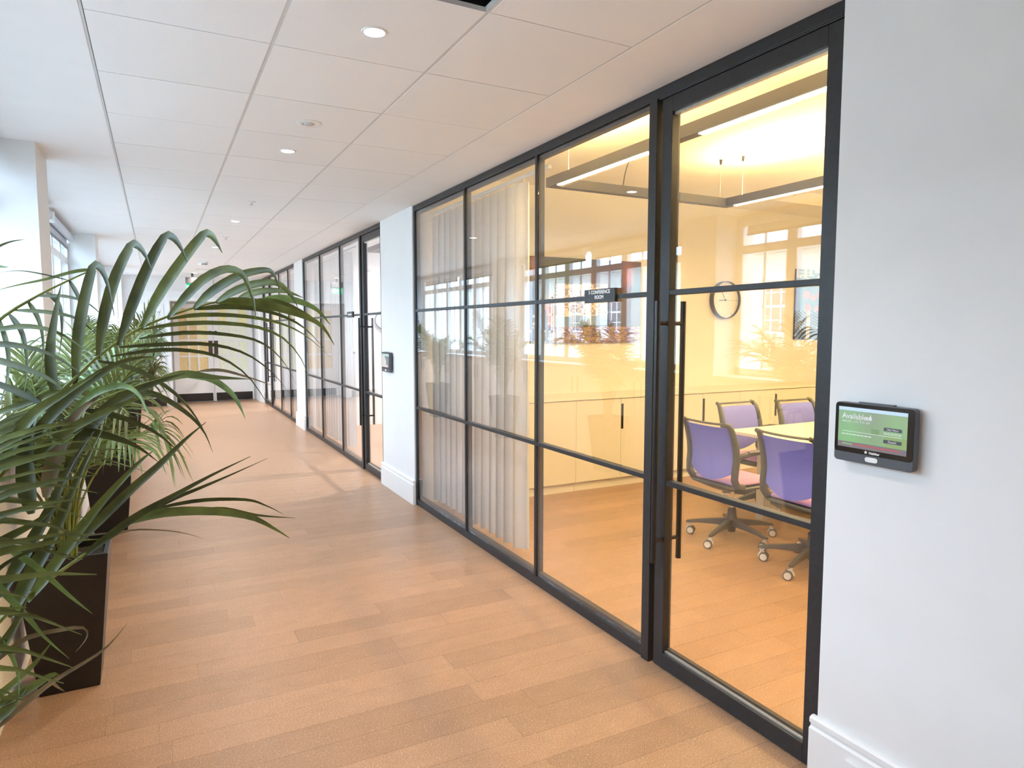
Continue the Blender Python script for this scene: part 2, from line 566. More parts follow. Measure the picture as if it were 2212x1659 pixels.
rb.box(8.3, 8.4, 6.4, 15.2, 0, 0.95); rb.box(8.3, 8.4, 6.4, 15.2, 2.55, HR)
for (a, b) in ((6.4, 6.8), (10.3, 11.6), (14.7, 15.2)): rb.box(8.3, 8.4, a, b, 0.95, 2.55)
struct(rb.build('wall_room_back_far', 'wall_paint'))
for (a, b) in ((6.8, 10.3), (11.6, 14.7)):  # added windows that let sky light brighten the far glass rooms
    wn += 1
    W = thing('window_%d' % wn, 'white window added at the back of a far glass room to brighten it', 'window', (8.3, (a+b)/2, 0.95), kind='structure')
    q = MB()
    q.box(8.32, 8.38, a, b, 0.95, 1.01); q.box(8.32, 8.38, a, b, 2.49, 2.55); q.box(8.32, 8.38, a, b, 2.05, 2.10)
    for k in range(6): q.box(8.32, 8.38, a+(b-a-0.07)*k/5, a+(b-a-0.07)*k/5+0.07, 0.95, 2.55)
    q.build('window_frame', 'window_paint', W)
    for k in range(5): MB().box(8.348, 8.352, a+(b-a-0.07)*k/5+0.07, a+(b-a-0.07)*(k+1)/5, 1.01, 2.49).build('pane', 'glass_window', W)
    light('window_portal', 'AREA', (8.42, (a+b)/2, 1.75), 1, (1, 1, 1), b-a, 1.6, (PI/2, 0, PI/2), portal=True)
rc = MB()
rc.box(2.0, 5.9, -0.6, 15.3, HR, HR+0.2); rc.box(7.6, 8.4, -0.6, 15.3, HR, HR+0.2)
rc.box(5.9, 7.6, -0.6, 2.0, HR, HR+0.2); rc.box(5.9, 7.6, 5.2, 15.3, HR, HR+0.2); rc.box(5.9, 7.6, 2.0, 5.2, HR+0.13, HR+0.2)
struct(rc.build('ceiling_room', 'plaster'), 'white meeting room ceiling with raised coffer')
wallbox('wall_back', -1.05, 2.1, YBACK-0.1, YBACK, 0, H)

# ---- skirting boards with a stepped top
def skirt(name, y0, y1, label, xface=XW):
    prof = [(xface, 0), (xface-0.024, 0), (xface-0.024, 0.176), (xface-0.015, 0.182), (xface-0.015, 0.192), (xface-0.022, 0.197), (xface-0.022, 0.212), (xface-0.012, 0.219), (xface, 0.219)]
    b = MB().poly([(x, y0, z) for x, z in prof], (0, y1-y0, 0)).build(name, 'trim_paint')
    return struct(b, label)
skirt('baseboard_right', YBACK, 1.497, 'white stepped skirting right of the near door')
skirt('baseboard_pillar_1', 5.588, 6.550, 'white stepped skirting of the first pillar')
skirt('baseboard_pillar_2', 10.55, 11.265, 'white stepped skirting of the second pillar')
skirt('baseboard_pillar_3', 15.015, YEND, 'white stepped skirting by the far doors')
# ---- end wall with a recessed pair of doors and a single door
we = MB()
OX0, OX1, OZ = 0.25, 1.905, 2.12
we.box(-1.05, OX0, YEND, YEND+0.75, 0, H)
we.box(OX1, 2.1, YEND, YEND+0.75, 0, H)
we.box(OX0, OX1, YEND, YEND+0.75, OZ, H)
we.box(OX0, OX1, YEND+0.66, YEND+0.75, 0, OZ)
struct(we.build('wall_end', 'wall_paint'), 'white end wall of the corridor')
tr = MB()
for (a, b, c, d) in ((OX0-0.07, OX0, 0, OZ+0.07), (OX1, OX1+0.07, 0, OZ+0.07), (OX0, OX1, OZ, OZ+0.07)):
    tr.box(a, b, YEND-0.022, YEND, c, d); tr.box(a+0.012, b-0.012, YEND-0.032, YEND-0.02, c, d-0.012)
struct(tr.build('trim_1', 'trim_paint'), 'white moulded architrave around the double doors')
tb = MB()
tb.box(-0.55, 0.17, YEND-0.018, YEND, 2.25, 2.285); tb.box(0.25, 1.9, YEND-0.018, YEND, 2.30, 2.33)
struct(tb.build('trim_2', 'trim_paint'), 'white picture rail above the end doors')

# ================================================================ glazed partitions
XGL = 2.012
def bar(x0, x1, y0, y1, z0, z1, name, par, m='black_metal', bev=0.002):
    return MB().box(x0, x1, y0, y1, z0, z1).build(name, m, par, bevel=bev)
def partition(label, ya, yb, mulls, post, doorside, transoms=(0.867, 1.711)):
    """ya<yb wall opening; mulls = mullion centres; post = (y0,y1); doorside 'near'/'far'."""
    P = thing('glass_partition', label, 'partition', (A, (ya+yb)/2, 0))
    g0, g1 = (post[1], yb) if doorside == 'near' else (ya, post[0])
    bar(A, A+0.055, ya, yb, 2.557, 2.604, 'head_rail', P)
    bar(A, A+0.055, g0, g1, 0.0, 0.052, 'sill_rail', P)
    bar(A+0.02, A+0.055, g0, g1, 0.052, 0.075, 'glazing_bead', P)
    bar(A+0.02, A+0.055, g0, g1, 2.535, 2.557, 'glazing_bead', P)
    bar(A-0.010, A+0.058, post[0], post[1], 0.0, 2.557, 'post', P)
    if doorside == 'near': bar(A, A+0.05, yb-0.032, yb, 0.052, 2.557, 'jamb', P)
    else: bar(A, A+0.05, ya, ya+0.032, 0.052, 2.557, 'jamb', P)
    ys = [g0]+sorted(mulls)+[g1]
    for y in mulls:
        MB().box(A+0.001, A+0.012, y-0.012, y+0.012, 0.052, 2.557).box(A+0.012, A+0.052, y-0.015, y+0.015, 0.052, 2.557).build('mullion', 'black_metal', P, bevel=0.0015)
    for i in range(len(ys)-1):
        a = ys[i]+(0.0 if i == 0 else 0.0125); b = ys[i+1]-(0.0 if i == len(ys)-2 else 0.0125)
        for z in transoms:
            bar(A+0.001, A+0.042, a, b, z-0.0115, z+0.0115, 'transom', P)
        MB().box(A+0.009, A+0.015, a, b, 0.055, 2.55).build('pane', 'glass_clear', P)
    return P
def glass_door(n, label, y0, y1, hinge, transoms=(0.865, 1.712)):
    """leaf from y0 to y1, pull handle next to the meeting side ('far' or 'near')."""
    D = thing('door_%d' % n, label, 'door', (A, (y0+y1)/2, 0), kind='structure')
    s = 0.064
    bar(A+0.004, A+0.05, y0, y0+s, 0.006, 2.548, 'stile', D)
    bar(A+0.004, A+0.05, y1-s, y1, 0.006, 2.548, 'stile', D)
    bar(A+0.004, A+0.05, y0+s, y1-s, 2.482, 2.548, 'top_rail', D)
    bar(A+0.004, A+0.05, y0+s, y1-s, 0.006, 0.076, 'bottom_rail', D)
    bar(A+0.018, A+0.04, y0+s, y1-s, 0.076, 0.084, 'glazing_strip', D, 'alu_strip', 0)
    bar(A+0.018, A+0.04, y0+s, y1-s, 2.470, 2.482, 'glazing_strip', D, 'alu_strip', 0)
    bar(A+0.030, A+0.05, y0+s, y1-s, 0.076, 0.094, 'seal', D, 'rubber_seal', 0)
    for z in transoms: bar(A+0.006, A+0.046, y0+s, y1-s, z-0.0115, z+0.0115, 'transom', D)
    MB().box(XGL-0.004, XGL+0.004, y0+s-0.01, y1-s+0.01, 0.07, 2.49).build('pane', 'glass_clear', D)
    hy = (y1-0.052) if hinge == 'near' else (y0+0.052)
    for x in (A-0.048, A+0.098):
        h = MB().cyl((x, hy, 0.505), (x, hy, 1.675), 0.0125, 18).build('pull_handle', 'black_satin', D, smooth=True)
        for z in (0.605, 1.577):
            xe = A+0.002 if x < A else A+0.052
            MB().tube([(x, hy, z), (xe, hy, z)], 0.009, 12).build('handle_bracket', 'black_satin', h, smooth=True)
    for z in (0.605, 1.577):
        MB().cyl((A+0.004, hy, z), (A+0.0005, hy, z), 0.013, 14).build('handle_bolt', 'black_satin', D)
    return D
P1 = partition('black framed glass partition with grey curtain, nearest the camera', 1.482, 5.602, (3.479, 4.52), (2.392, 2.445), 'near')
glass_door(1, 'black framed glass door of the lit conference room', 1.487, 2.372, 'near')
bar(A, A+0.055, 1.4825, 2.392, 2.550, 2.557, 'head_rail', P1)
P2 = partition('black framed glass partition between the two white pillars', 6.536, 10.565, (8.29, 9.43), (7.30, 7.355), 'near')
glass_door(2, 'black framed glass door beside the first white pillar', 6.54, 7.285, 'near')
P3 = partition('farthest black framed glass partition beside the end doors', 11.25, 15.03, (11.95, 12.93), (14.03, 14.08), 'far')
glass_door(3, 'farthest black framed glass door next to the end wall', 14.10, 15.025, 'far')

# ---- end doors
DY = YEND+0.60
for n, (x0, x1, m, lab) in enumerate(((0.30, 1.058, 0, 'left leaf of the white double doors with amber panes'), (1.064, 1.855, 1, 'right leaf of the white double doors with pale yellow panes'))):
    D = thing('door_%d' % (4+n), lab, 'door', ((x0+x1)/2, DY, 0), kind='structure')
    zs = [1.985, 1.651, 1.319, 0.976, 0.646]
    leaf = MB()
    st = 0.105
    leaf.box(x0, x0+st, DY, DY+0.045, 0.01, 2.09); leaf.box(x1-st, x1, DY, DY+0.045, 0.01, 2.09)
    leaf.box(x0+st, x1-st, DY, DY+0.045, 1.985, 2.09); leaf.box(x0+st, x1-st, DY, DY+0.045, 0.01, 0.646)
    pw = (x1-x0-2*st)/3
    for k in (1, 2): leaf.box(x0+st+k*pw-0.018, x0+st+k*pw+0.018, DY+0.004, DY+0.04, 0.646, 1.985)
    for z in zs[1:-1]: leaf.box(x0+st, x1-st, DY+0.003, DY+0.041, z-0.017, z+0.017)
    leaf.build('door_leaf', 'door_white', D)
    for k in range(3):
        for j in range(4):
            if m == 0: mm = 'pane_yellow' if (j < 2 and k == 2) or j == 0 and k == 1 else 'pane_amber'
            else: mm = 'pane_pale' if (j > 0 or k == 1) else 'pane_yellow'
            MB().box(x0+st+k*pw, x0+st+(k+1)*pw, DY+0.018, DY+0.026, zs[j+1], zs[j]).build('pane', mm, D)
    MB().box(x0+0.03, x1-0.03, DY-0.004, DY, 0.015, 0.185).build('kick_plate', 'kick_plate', D)
    xs = x1-0.092 if n == 0 else x0+0.012
    MB().box(xs, xs+0.08, DY-0.005, DY, 1.005, 1.305).build('push_plate', 'bronze', D)
    MB().cyl((xs+0.04, DY, 1.483), (xs+0.04, DY-0.006, 1.483), 0.036, 20).build('sign_disc', 'blue_disc', D)
D = thing('door_6', 'plain white single door at the left of the end wall', 'door', (-0.18, YEND, 0), kind='structure')
MB().box(-0.50, 0.135, YEND-0.012, YEND, 0.005, 2.05).build('door_leaf', 'door_white', D, bevel=0.003)
fr = MB()
for (a, b, c, d) in ((-0.42, 0.06, 1.15, 1.90), (-0.42, 0.06, 0.30, 1.0)):
    fr.box(a, b, YEND-0.018, YEND-0.011, c, c+0.02); fr.box(a, b, YEND-0.018, YEND-0.011, d-0.02, d); fr.box(a, a+0.02, YEND-0.018, YEND-0.011, c, d); fr.box(b-0.02, b, YEND-0.018, YEND-0.011, c, d)
fr.build('panel_moulding', 'door_white', D)
MB().box(-0.47, 0.125, YEND-0.017, YEND-0.012, 0.01, 0.17).build('kick_plate', 'kick_plate', D)
MB().lathe((0.05, YEND-0.012, 1.02), [(0.028, 0), (0.028, -0.006), (0.012, -0.01), (0.012, -0.03), (0.026, -0.04), (0.028, -0.055), (0.018, -0.066), (0.0, -0.068)], 16, 'y').build('door_knob', 'bronze', D, smooth=True)
#%%PART3
# ================================================================ ceiling fittings of the corridor
order = ['nearest the camera', 'second from the camera', 'third from the camera', 'fourth from the camera', 'fifth from the camera', 'farthest, just before the exit sign', 'behind the camera, nearer one', 'behind the camera, farther one']
for (x, y), o_ in zip(LAMPS, order):
    T = thing('downlight', 'round recessed corridor downlight, '+o_, 'light', (x, y, H), 'corridor downlights')
    MB().lathe((x, y, H), [(0.036, 0.002), (0.037, -0.003), (0.044, -0.003), (0.046, 0.0), (0.046, 0.004)], 28).build('trim_ring', 'white_plastic', T, smooth=True)
    MB().lathe((x, y, H), [(0.0, -0.0015), (0.036, -0.0015), (0.036, 0.003)], 28).build('lamp_disc', 'lamp_white', T)
    light('downlight_glow', 'SPOT', (x, y, H-0.012), 66 if y < 6 else (70 if y < 8 else 150), (1.0, 0.88, 0.79), 0.035, spot=2.6, blend=1.0)
T = thing('air_valve', 'round white extract valve between the first two downlights', 'vent', (0.731, 3.63, H))
MB().lathe((0.731, 3.63, H), [(0.035, 0.004), (0.036, -0.004), (0.058, -0.006), (0.066, -0.002), (0.066, 0.001)], 28).build('valve_ring', 'white_plastic', T, smooth=True)
MB().lathe((0.731, 3.63, H), [(0.0, -0.012), (0.020, -0.010), (0.026, -0.003), (0.03, 0.004)], 24).build('valve_cone', 'grid_metal', T, smooth=True)
MB().lathe((0.731, 3.63, H), [(0.0, 0.0005), (0.036, 0.0005)], 24).build('valve_throat', 'shadow_gap', T)
for (x, y, lab) in ((0.734, 6.04, 'small sprinkler head on the ceiling before the third downlight'), (0.741, 8.46, 'small sprinkler head on the ceiling after the third downlight')):
    T = thing('sprinkler', lab, 'sprinkler', (x, y, H))
    MB().lathe((x, y, H), [(0.034, 0.0), (0.034, -0.004), (0.012, -0.006), (0.008, -0.014), (0.008, -0.022)], 18).build('rose', 'white_plastic', T, smooth=True)
    MB().lathe((x, y, H), [(0.0, -0.026), (0.016, -0.026), (0.016, -0.022), (0.0, -0.022)], 14).build('deflector', 'chrome', T)
T = thing('smoke_detector', 'white smoke detector on the corridor ceiling near the exit sign', 'detector', (0.70, 11.75, H))
MB().lathe((0.70, 11.75, H), [(0.055, 0.0), (0.055, -0.018), (0.045, -0.024), (0.042, -0.05), (0.0, -0.054)], 24).build('body', 'white_plastic', T, smooth=True)
MB().lathe((0.70, 11.75, H), [(0.0445, -0.028), (0.048, -0.030), (0.048, -0.038), (0.0432, -0.040)], 24).build('chamber_slot', 'caster_grey', T)
T = thing('ceiling_diffuser', 'round white air diffuser on the corridor ceiling near the far end', 'vent', (0.78, 13.2, H))
MB().lathe((0.78, 13.2, H), [(0.15, 0.0), (0.15, -0.006), (0.12, -0.008), (0.118, 0.0)], 32).build('outer_ring', 'white_plastic', T)
MB().lathe((0.78, 13.2, H), [(0.09, -0.002), (0.09, -0.010), (0.0, -0.012)], 32).build('centre_disc', 'white_plastic', T)
# open ceiling bay with cable tray
T = thing('cable_tray', 'black cable tray seen through the open ceiling tile', 'cable tray', (0.72, 1.8, H+0.06))
hb = MB()
hb.box(0.40, 1.04, 1.50, 2.115, H+0.34, H+0.35); hb.box(0.40, 0.408, 1.50, 2.115, H+0.02, H+0.35); hb.box(1.032, 1.04, 1.50, 2.115, H+0.02, H+0.35); hb.box(0.40, 1.04, 1.495, 1.503, H+0.02, H+0.35); hb.box(0.40, 1.04, 2.110, 2.118, H+0.02, H+0.35)
struct(hb.build('ceiling_void', 'void_black'), 'dark void above the open ceiling tile')
t_ = MB()
t_.box(0.43, 0.99, 1.98, 2.09, H+0.075, H+0.079); t_.box(0.43, 0.99, 1.98, 1.984, H+0.075, H+0.12); t_.box(0.43, 0.99, 2.086, 2.09, H+0.075, H+0.12)
t_.build('tray', 'tray_steel', T)
slot = MB().box(0, 0.022, 0, 0.008, H+0.0735, H+0.0752).mesh('tray_slot', 'grid_metal')
for r_ in range(3):
    for k in range(14):
        o = bpy.data.objects.new('tray_slot', slot); C.objects.link(o)
        o.location = (0.45+k*0.037, 1.995+r_*0.032, 0); setparent(o, T)
MB().tube([(0.43, 1.9, H+0.12), (0.6, 1.92, H+0.10), (0.8, 1.9, H+0.11), (0.99, 1.93, H+0.1)], 0.012, 10).build('cable', 'black_satin', T, smooth=True)
MB().tube([(0.95, 1.55, H+0.2), (0.96, 1.75, H+0.08), (0.965, 1.95, H+0.085), (0.97, 2.08, H+0.07)], 0.01, 10).build('cable', 'device_grey', T, smooth=True)
# exit sign
ex, ey = 0.515, 14.2
T = thing('exit_sign', 'green running man exit sign hanging before the end doors', 'sign', (ex+0.12, ey, 2.42))
MB().box(ex, ex+0.24, ey, ey+0.06, 2.415, 2.525).build('housing', 'black_satin', T, bevel=0.004)
MB().box(ex+0.1, ex+0.14, ey+0.02, ey+0.04, 2.525, H).build('mount', 'black_satin', T)
MB().box(ex+0.012, ex+0.228, ey+0.022, ey+0.034, 2.285, 2.415).build('panel', 'exit_green', T)
pg = MB()
def pm(pts): pg.poly([(ex+0.012+0.216*u, ey+0.0205, 2.285+0.13*v) for u, v in pts], (0, 0.001, 0))
pm([(0.62, 0.12), (0.92, 0.12), (0.92, 0.88), (0.62, 0.88)])
pm([(0.47, 0.70), (0.53, 0.70), (0.55, 0.78), (0.53, 0.86), (0.47, 0.86), (0.45, 0.78)])
pm([(0.40, 0.66), (0.52, 0.68), (0.55, 0.42), (0.44, 0.38)])
pm([(0.52, 0.64), (0.62, 0.50), (0.66, 0.56), (0.55, 0.68)])
pm([(0.40, 0.66), (0.30, 0.48), (0.34, 0.44), (0.43, 0.58)])
pm([(0.50, 0.42), (0.60, 0.30), (0.56, 0.12), (0.51, 0.14), (0.54, 0.28), (0.46, 0.36)])
pm([(0.44, 0.40), (0.40, 0.26), (0.27, 0.24), (0.27, 0.18), (0.43, 0.20), (0.50, 0.38)])
pm([(0.06, 0.52), (0.20, 0.70), (0.20, 0.58), (0.26, 0.58), (0.26, 0.46), (0.20, 0.46), (0.20, 0.34)])
pg.build('pictogram', 'exit_white', T)
# switch and door closer pipe by the far doors
tag(MB().box(1.935, 1.966, YEND-0.012, YEND, 1.095, 1.185).build('light_switch', 'device_grey', bevel=0.003), 'dark wall switch beside the far double doors', 'switch')
T = thing('fire_sensor', 'thin white conduit with sensor above the double doors', 'sensor', (1.05, YEND, 2.3))
MB().tube([(1.06, YEND-0.01, 2.60), (1.06, YEND-0.01, 2.40)], 0.008, 8).build('conduit', 'grid_metal', T)
MB().box(1.03, 1.09, YEND-0.04, YEND, 2.35, 2.41).build('sensor_body', 'white_plastic', T, bevel=0.004)

# ================================================================ left wall: cupboards under the windows and roller blinds
names = ['nearest the camera', 'in the second window bay', 'in the third window bay']
pos = ['near end', 'middle', 'far end']
for bi, (y0, y1) in enumerate(BAYS):
    if bi == 3: continue
    n = 3; p = (y1-y0)/n
    for k in range(n):
        ya, yb = y0+k*p+0.002, y0+(k+1)*p-0.002
        T = thing('window_cupboard', 'cream cupboard under the windows %s, %s unit' % (names[bi], pos[k]), 'cupboard', (-0.7, (ya+yb)/2, 0), 'cupboards under the windows')
        MB().box(-0.92, XL-0.018, ya, yb, 0.0, 1.09).build('carcass', 'cabinet', T)
        ym = (ya+yb)/2
        for (a, b) in ((ya, ym-0.0015), (ym+0.0015, yb)):
            d = MB().box(XL-0.018, XL, a+0.001, b-0.001, 0.10, 1.085).build('door', 'cabinet', T, bevel=0.0015)
            hy = b-0.06 if a == ya else a+0.06
            MB().box(XL-0.001, XL+0.006, hy-0.009, hy+0.009, 0.78, 0.98).build('handle', 'black_satin', d)
for bi, (a, b, lab) in enumerate(((1.10, 2.78, 'grey roller blind at the nearest window, near half'), (2.90, 4.58, 'grey roller blind at the nearest window, far half'),
        (5.27, 6.95, 'grey roller blind of the second window bay, near half'), (7.15, 8.76, 'grey roller blind of the second window bay, beside the reveal'),
        (9.44, 11.12, 'grey roller blind of the third window bay, near half'), (11.24, 12.92, 'grey roller blind of the third window bay, far half'))):
    T = thing('roller_blind', lab, 'blind', (-0.78, (a+b)/2, 2.5))
    MB().cyl((-0.785, a, 2.525), (-0.785, b, 2.525), 0.036, 18).build('roller', 'blind_grey', T, smooth=True)
    MB().box(-0.824, -0.75, a-0.01, a, 2.475, 2.573).build('bracket', 'white_plastic', T, bevel=0.004)
    MB().box(-0.824, -0.75, b, b+0.01, 2.475, 2.573).build('bracket', 'white_plastic', T, bevel=0.004)
    MB().box(-0.826, -0.822, a+0.02, b-0.02, 2.43, 2.56).build('fabric', 'blind_grey', T)
    MB().box(-0.829, -0.817, a+0.02, b-0.02, 2.41, 2.432).build('bottom_bar', 'device_grey', T)

# ================================================================ the house across the street
T = thing('town_house', 'pale stone house across the street with white sash windows', 'building', (-15, 20, -8))
MB().box(-21, -15, -6, 44, -9, 4.2).build('wall', 'stone', T)
MB().box(-21.2, -14.7, -6.2, 44.2, 4.2, 4.5).build('cornice', 'stone', T)
for y in [1.0+3.1*k for k in range(14)]:
    for z in (-2.2, 1.4):
        f_ = MB()
        w2, hh = 0.62, 1.9
        for (a, b, c, d) in ((y-w2, y-w2+0.08, z, z+hh), (y+w2-0.08, y+w2, z, z+hh), (y-w2, y+w2, z, z+0.08), (y-w2, y+w2, z+hh-0.08, z+hh), (y-w2, y+w2, z+hh/2-0.04, z+hh/2+0.04)):
            f_.box(-15.0, -14.94, a, b, c, d)
        for k in (1, 2): f_.box(-14.99, -14.955, y-w2+k*2*w2/3-0.02, y-w2+k*2*w2/3+0.02, z, z+hh)
        for k in (1, 3): f_.box(-14.99, -14.955, y-w2, y+w2, z+k*hh/4-0.02, z+k*hh/4+0.02)
        fo = f_.build('window', 'sash_white', T)
        MB().box(-15.0, -14.985, y-w2, y+w2, z, z+hh).build('pane', 'dark_pane', fo)
struct(MB().box(-60, -1.2, -60, 120, -9.1, -9.0).build('ground', 'asphalt'), 'street far below the windows')

# ================================================================ signs and booking tablets
T = thing('room_sign', 'black name plate with white room lettering on the near glass partition', 'sign', (A-0.004, 2.81, 1.72))
MB().box(A-0.012, A+0.006, 2.682, 2.945, 1.686, 1.753).build('plate', 'black_metal', T, bevel=0.001)
put_text('lettering', '5 CONFERENCE\nROOM', 0.0255, (A-0.0125, 2.8135, 1.7245), T, 'ink_white', bold=0.0006, spacing=1.02)
T = thing('room_sign', 'small black name plate on the second glass partition', 'sign', (A-0.004, 7.76, 1.72))
MB().box(A-0.012, A+0.006, 7.64, 7.90, 1.686, 1.753).build('plate', 'black_metal', T, bevel=0.001)
MB().box(A-0.0128, A-0.012, 7.69, 7.85, 1.713, 1.727).build('lettering_line', 'ink_white', T)

def screen_far(u, v):
    if v > 0.82: return lin(150, 175, 175)
    if u > 0.62 and v > 0.2: return lin(95, 105, 108)
    return lin(175, 170, 165) if (u+v*0.6) < 0.9 else lin(90, 95, 100)
def screen_near(u, v):
    if v > 0.93: return lin(176, 195, 215)
    if v < 0.145:
        return lin(112, 106, 110)
    g = lin(118+10*v+8*u, 158-6*v+8*math.sin(u*9), 112+12*v)
    if 0.50 < u < 0.62 and 0.40 < v < 0.54: g = lin(112, 138, 98)
    if u > 0.7 and v < 0.4: g = lin(128, 150, 100)
    return g
def rrect(y0, y1, z0, z1, r, n=5):
    pts = []
    for (cy, cz, a0) in ((y1-r, z1-r, 0), (y0+r, z1-r, PI/2), (y0+r, z0+r, PI), (y1-r, z0+r, 3*PI/2)):
        for k in range(n+1):
            a = a0+PI/2*k/n
            pts.append((cy+r*math.cos(a), cz+r*math.sin(a)))
    return pts
def tablet(label, yc, zc, near):
    w2, h2 = 0.130, 0.094
    xf, xb = XW-0.036, XW-0.012
    T = thing('booking_tablet', label, 'tablet', (XW, yc, zc))
    y0, y1, z0, z1 = yc-w2, yc+w2, zc-h2, zc+h2
    MB().poly([(xb, y, z) for y, z in rrect(y0, y1, z0, z1, 0.012)], (xf-xb, 0, 0)).build('body', 'device_grey', T, bevel=0.002)
    MB().poly([(xf+0.0005, y, z) for y, z in rrect(y0+0.002, y1-0.002, z0+0.030, z1-0.002, 0.010)], (-0.0022, 0, 0)).build('bezel', 'device_black', T)
    xs = xf-0.0024
    sy0, sy1, sz0, sz1 = y0+0.020, y1-0.014, z0+0.046, z1-0.014
    sc = print_panel('screen', (xs, sy1, sz0), (0, sy0-sy1, 0), (0, 0, sz1-sz0), 60, 36, screen_near if near else screen_far, 'print_screen', T)
    MB().poly([(xf+0.0005, y, z) for y, z in rrect(yc-0.021, yc+0.021, z0+0.009, z0+0.024, 0.0074)], (-0.0025, 0, 0)).build('home_button', 'ink_white', T)
    MB().box(XW-0.014, XW, yc-0.10, yc+0.10, zc-0.07, zc+0.07).build('wall_mount', 'device_grey', T)
    MB().box(xb-0.004, xf+0.006, yc-0.06, yc+0.055, z1, z1+0.004).build('side_rail', 'device_grey', T)
    if near:
        sw, sh = sy1-sy0, sz1-sz0
        def sp(u, v): return (xs-0.0006, sy1-sw*u, sz0+sh*v)
        put_text('lettering', 'Available', 0.0235, sp(0.06, 0.775), sc, 'ink_white', align='LEFT', bold=0.0004)
        put_text('lettering', 'available until 9:30 AM', 0.0105, sp(0.06, 0.655), sc, 'ink_white', align='LEFT')
        th = MB()
        def q(pts): th.poly([sp(u, v) for u, v in pts], (-0.0004, 0, 0))
        q([(0.43, 0.72), (0.45, 0.72), (0.45, 0.80), (0.43, 0.80)])
        q([(0.457, 0.72), (0.50, 0.72), (0.507, 0.76), (0.507, 0.80), (0.49, 0.81), (0.493, 0.85), (0.482, 0.86), (0.47, 0.80), (0.457, 0.79)])
        th.build('thumb_icon', 'ink_white', sc)
        ln = MB()
        ln.box(xs-0.0006, xs, sy1-sw*0.93, sy1-sw*0.06, sz0+sh*0.395, sz0+sh*0.405)
        for k in range(8): ln.box(xs-0.0006, xs, sy1-sw*(0.06+0.057*k+0.048), sy1-sw*(0.06+0.057*k), sz0+sh*0.318, sz0+sh*0.338)
        for r_ in range(2):
            for k in range(5): ln.box(xs-0.0006, xs, sy1-sw*(0.68+0.05*k+0.042), sy1-sw*(0.68+0.05*k), sz0+sh*(0.475-0.03*r_), sz0+sh*(0.485-0.03*r_))
        ln.build('rule_lines', 'ink_white', sc)
        for (v, tx) in ((0.565, 'Use Now'), (0.275, 'Details')):
            bt = MB().box(xs-0.0006, xs, sy1-sw*0.93, sy1-sw*0.68, sz0+sh*(v-0.042), sz0+sh*(v+0.042)).build('button', 'device_grey', sc)
            put_text('lettering', tx, 0.0095, (xs-0.001, sy1-sw*0.805, sz0+sh*v), sc, 'ink_white')
        MB().box(xs-0.0006, xs, sy1-sw*0.225, sy1-sw*0.07, sz0+sh*0.068, sz0+sh*0.098).build('free_bar', 'bar_green', sc)
        MB().box(xs-0.0006, xs, sy1-sw*0.91, sy1-sw*0.225, sz0+sh*0.068, sz0+sh*0.098).build('busy_bar', 'bar_red', sc)
        st_ = MB()
        c0 = (xf-0.0026, yc+0.018, z0+0.0385)
        st_.poly([(c0[0], c0[1]-(0.0065 if k % 2 == 0 else 0.0028)*math.sin(2*PI*k/10), c0[2]+(0.0065 if k % 2 == 0 else 0.0028)*math.cos(2*PI*k/10)) for k in range(10)], (-0.0004, 0, 0))
        st_.build('star_logo', 'ink_white', T)
        put_text('lettering', 'HubStar', 0.0105, (xf-0.0026, yc-0.010, z0+0.0375), T, 'ink_white', bold=0.0003)
    return T
mat('bar_green', lin(150, 190, 120), 0.5); mat('bar_red', lin(205, 95, 95), 0.5)
tablet('wall tablet with green Available screen right of the near glass door', 1.302, 1.226, True)
tablet('dark wall tablet on the first white pillar', 6.30, 1.236, False)
T = thing('wall_socket', 'white double socket in the skirting right of the near door', 'socket', (XW-0.024, 1.28, 0.12))
MB().box(XW-0.036, XW-0.024, 1.20, 1.350, 0.062, 0.150).build('plate', 'white_plastic', T, bevel=0.003)
for y in (1.315, 1.235):
    for (dy, dz, a, b) in ((0, 0.018, 0.003, 0.006), (-0.011, -0.005, 0.005, 0.002), (0.011, -0.005, 0.005, 0.002)):
        MB().box(XW-0.0365, XW-0.035, y+dy-a, y+dy+a, 0.10+dz-b, 0.10+dz+b).build('pin_hole', 'void_black', T)
    MB().box(XW-0.040, XW-0.036, y-0.008+0.0, y+0.004, 0.132, 0.145).build('rocker', 'white_plastic', T, bevel=0.001)


#%%PART4
# ================================================================ conference room behind the near partition
CF, CW = 5.33, 5.75
units = [2.42, 3.491, 4.55, 5.62, 6.72, 7.80]
ulab = ['hidden behind the grey curtain', 'below the large desk photograph', 'left of the office chairs', 'behind the office chairs', 'at the right end of the row']
for k in range(5):
    x0, x1 = units[k]+0.0015, units[k+1]-0.0015
    T = thing('storage_cabinet', 'cream two door cabinet along the conference room wall, '+ulab[k], 'cabinet', ((x0+x1)/2, CF+0.2, 0), 'cream cabinets in the conference room')
    MB().box(x0, x1, CF+0.020, CW-0.03, 0.085, 0.878).build('carcass', 'cabinet_gap', T)
    MB().box(x0, x1, CF+0.035, CW-0.03, 0.0, 0.085).build('plinth', 'cabinet', T)
    xm = (x0+x1)/2-0.006
    for j, (a, b) in enumerate(((x0, xm-0.0015), (xm+0.0015, x1))):
        d = MB().box(a, b, CF, CF+0.019, 0.090, 0.874).build('door', 'cabinet', T, bevel=0.001)
        if j == 1: MB().box(a+0.001, a+0.026, CF-0.004, CF+0.001, 0.575, 0.823).build('handle', 'black_satin', d)
tag(MB().box(2.42, 8.3, CF-0.012, CW, 0.880, 0.905).build('worktop', 'worktop', bevel=0.002), 'long pale worktop over the conference room cabinets', 'worktop')

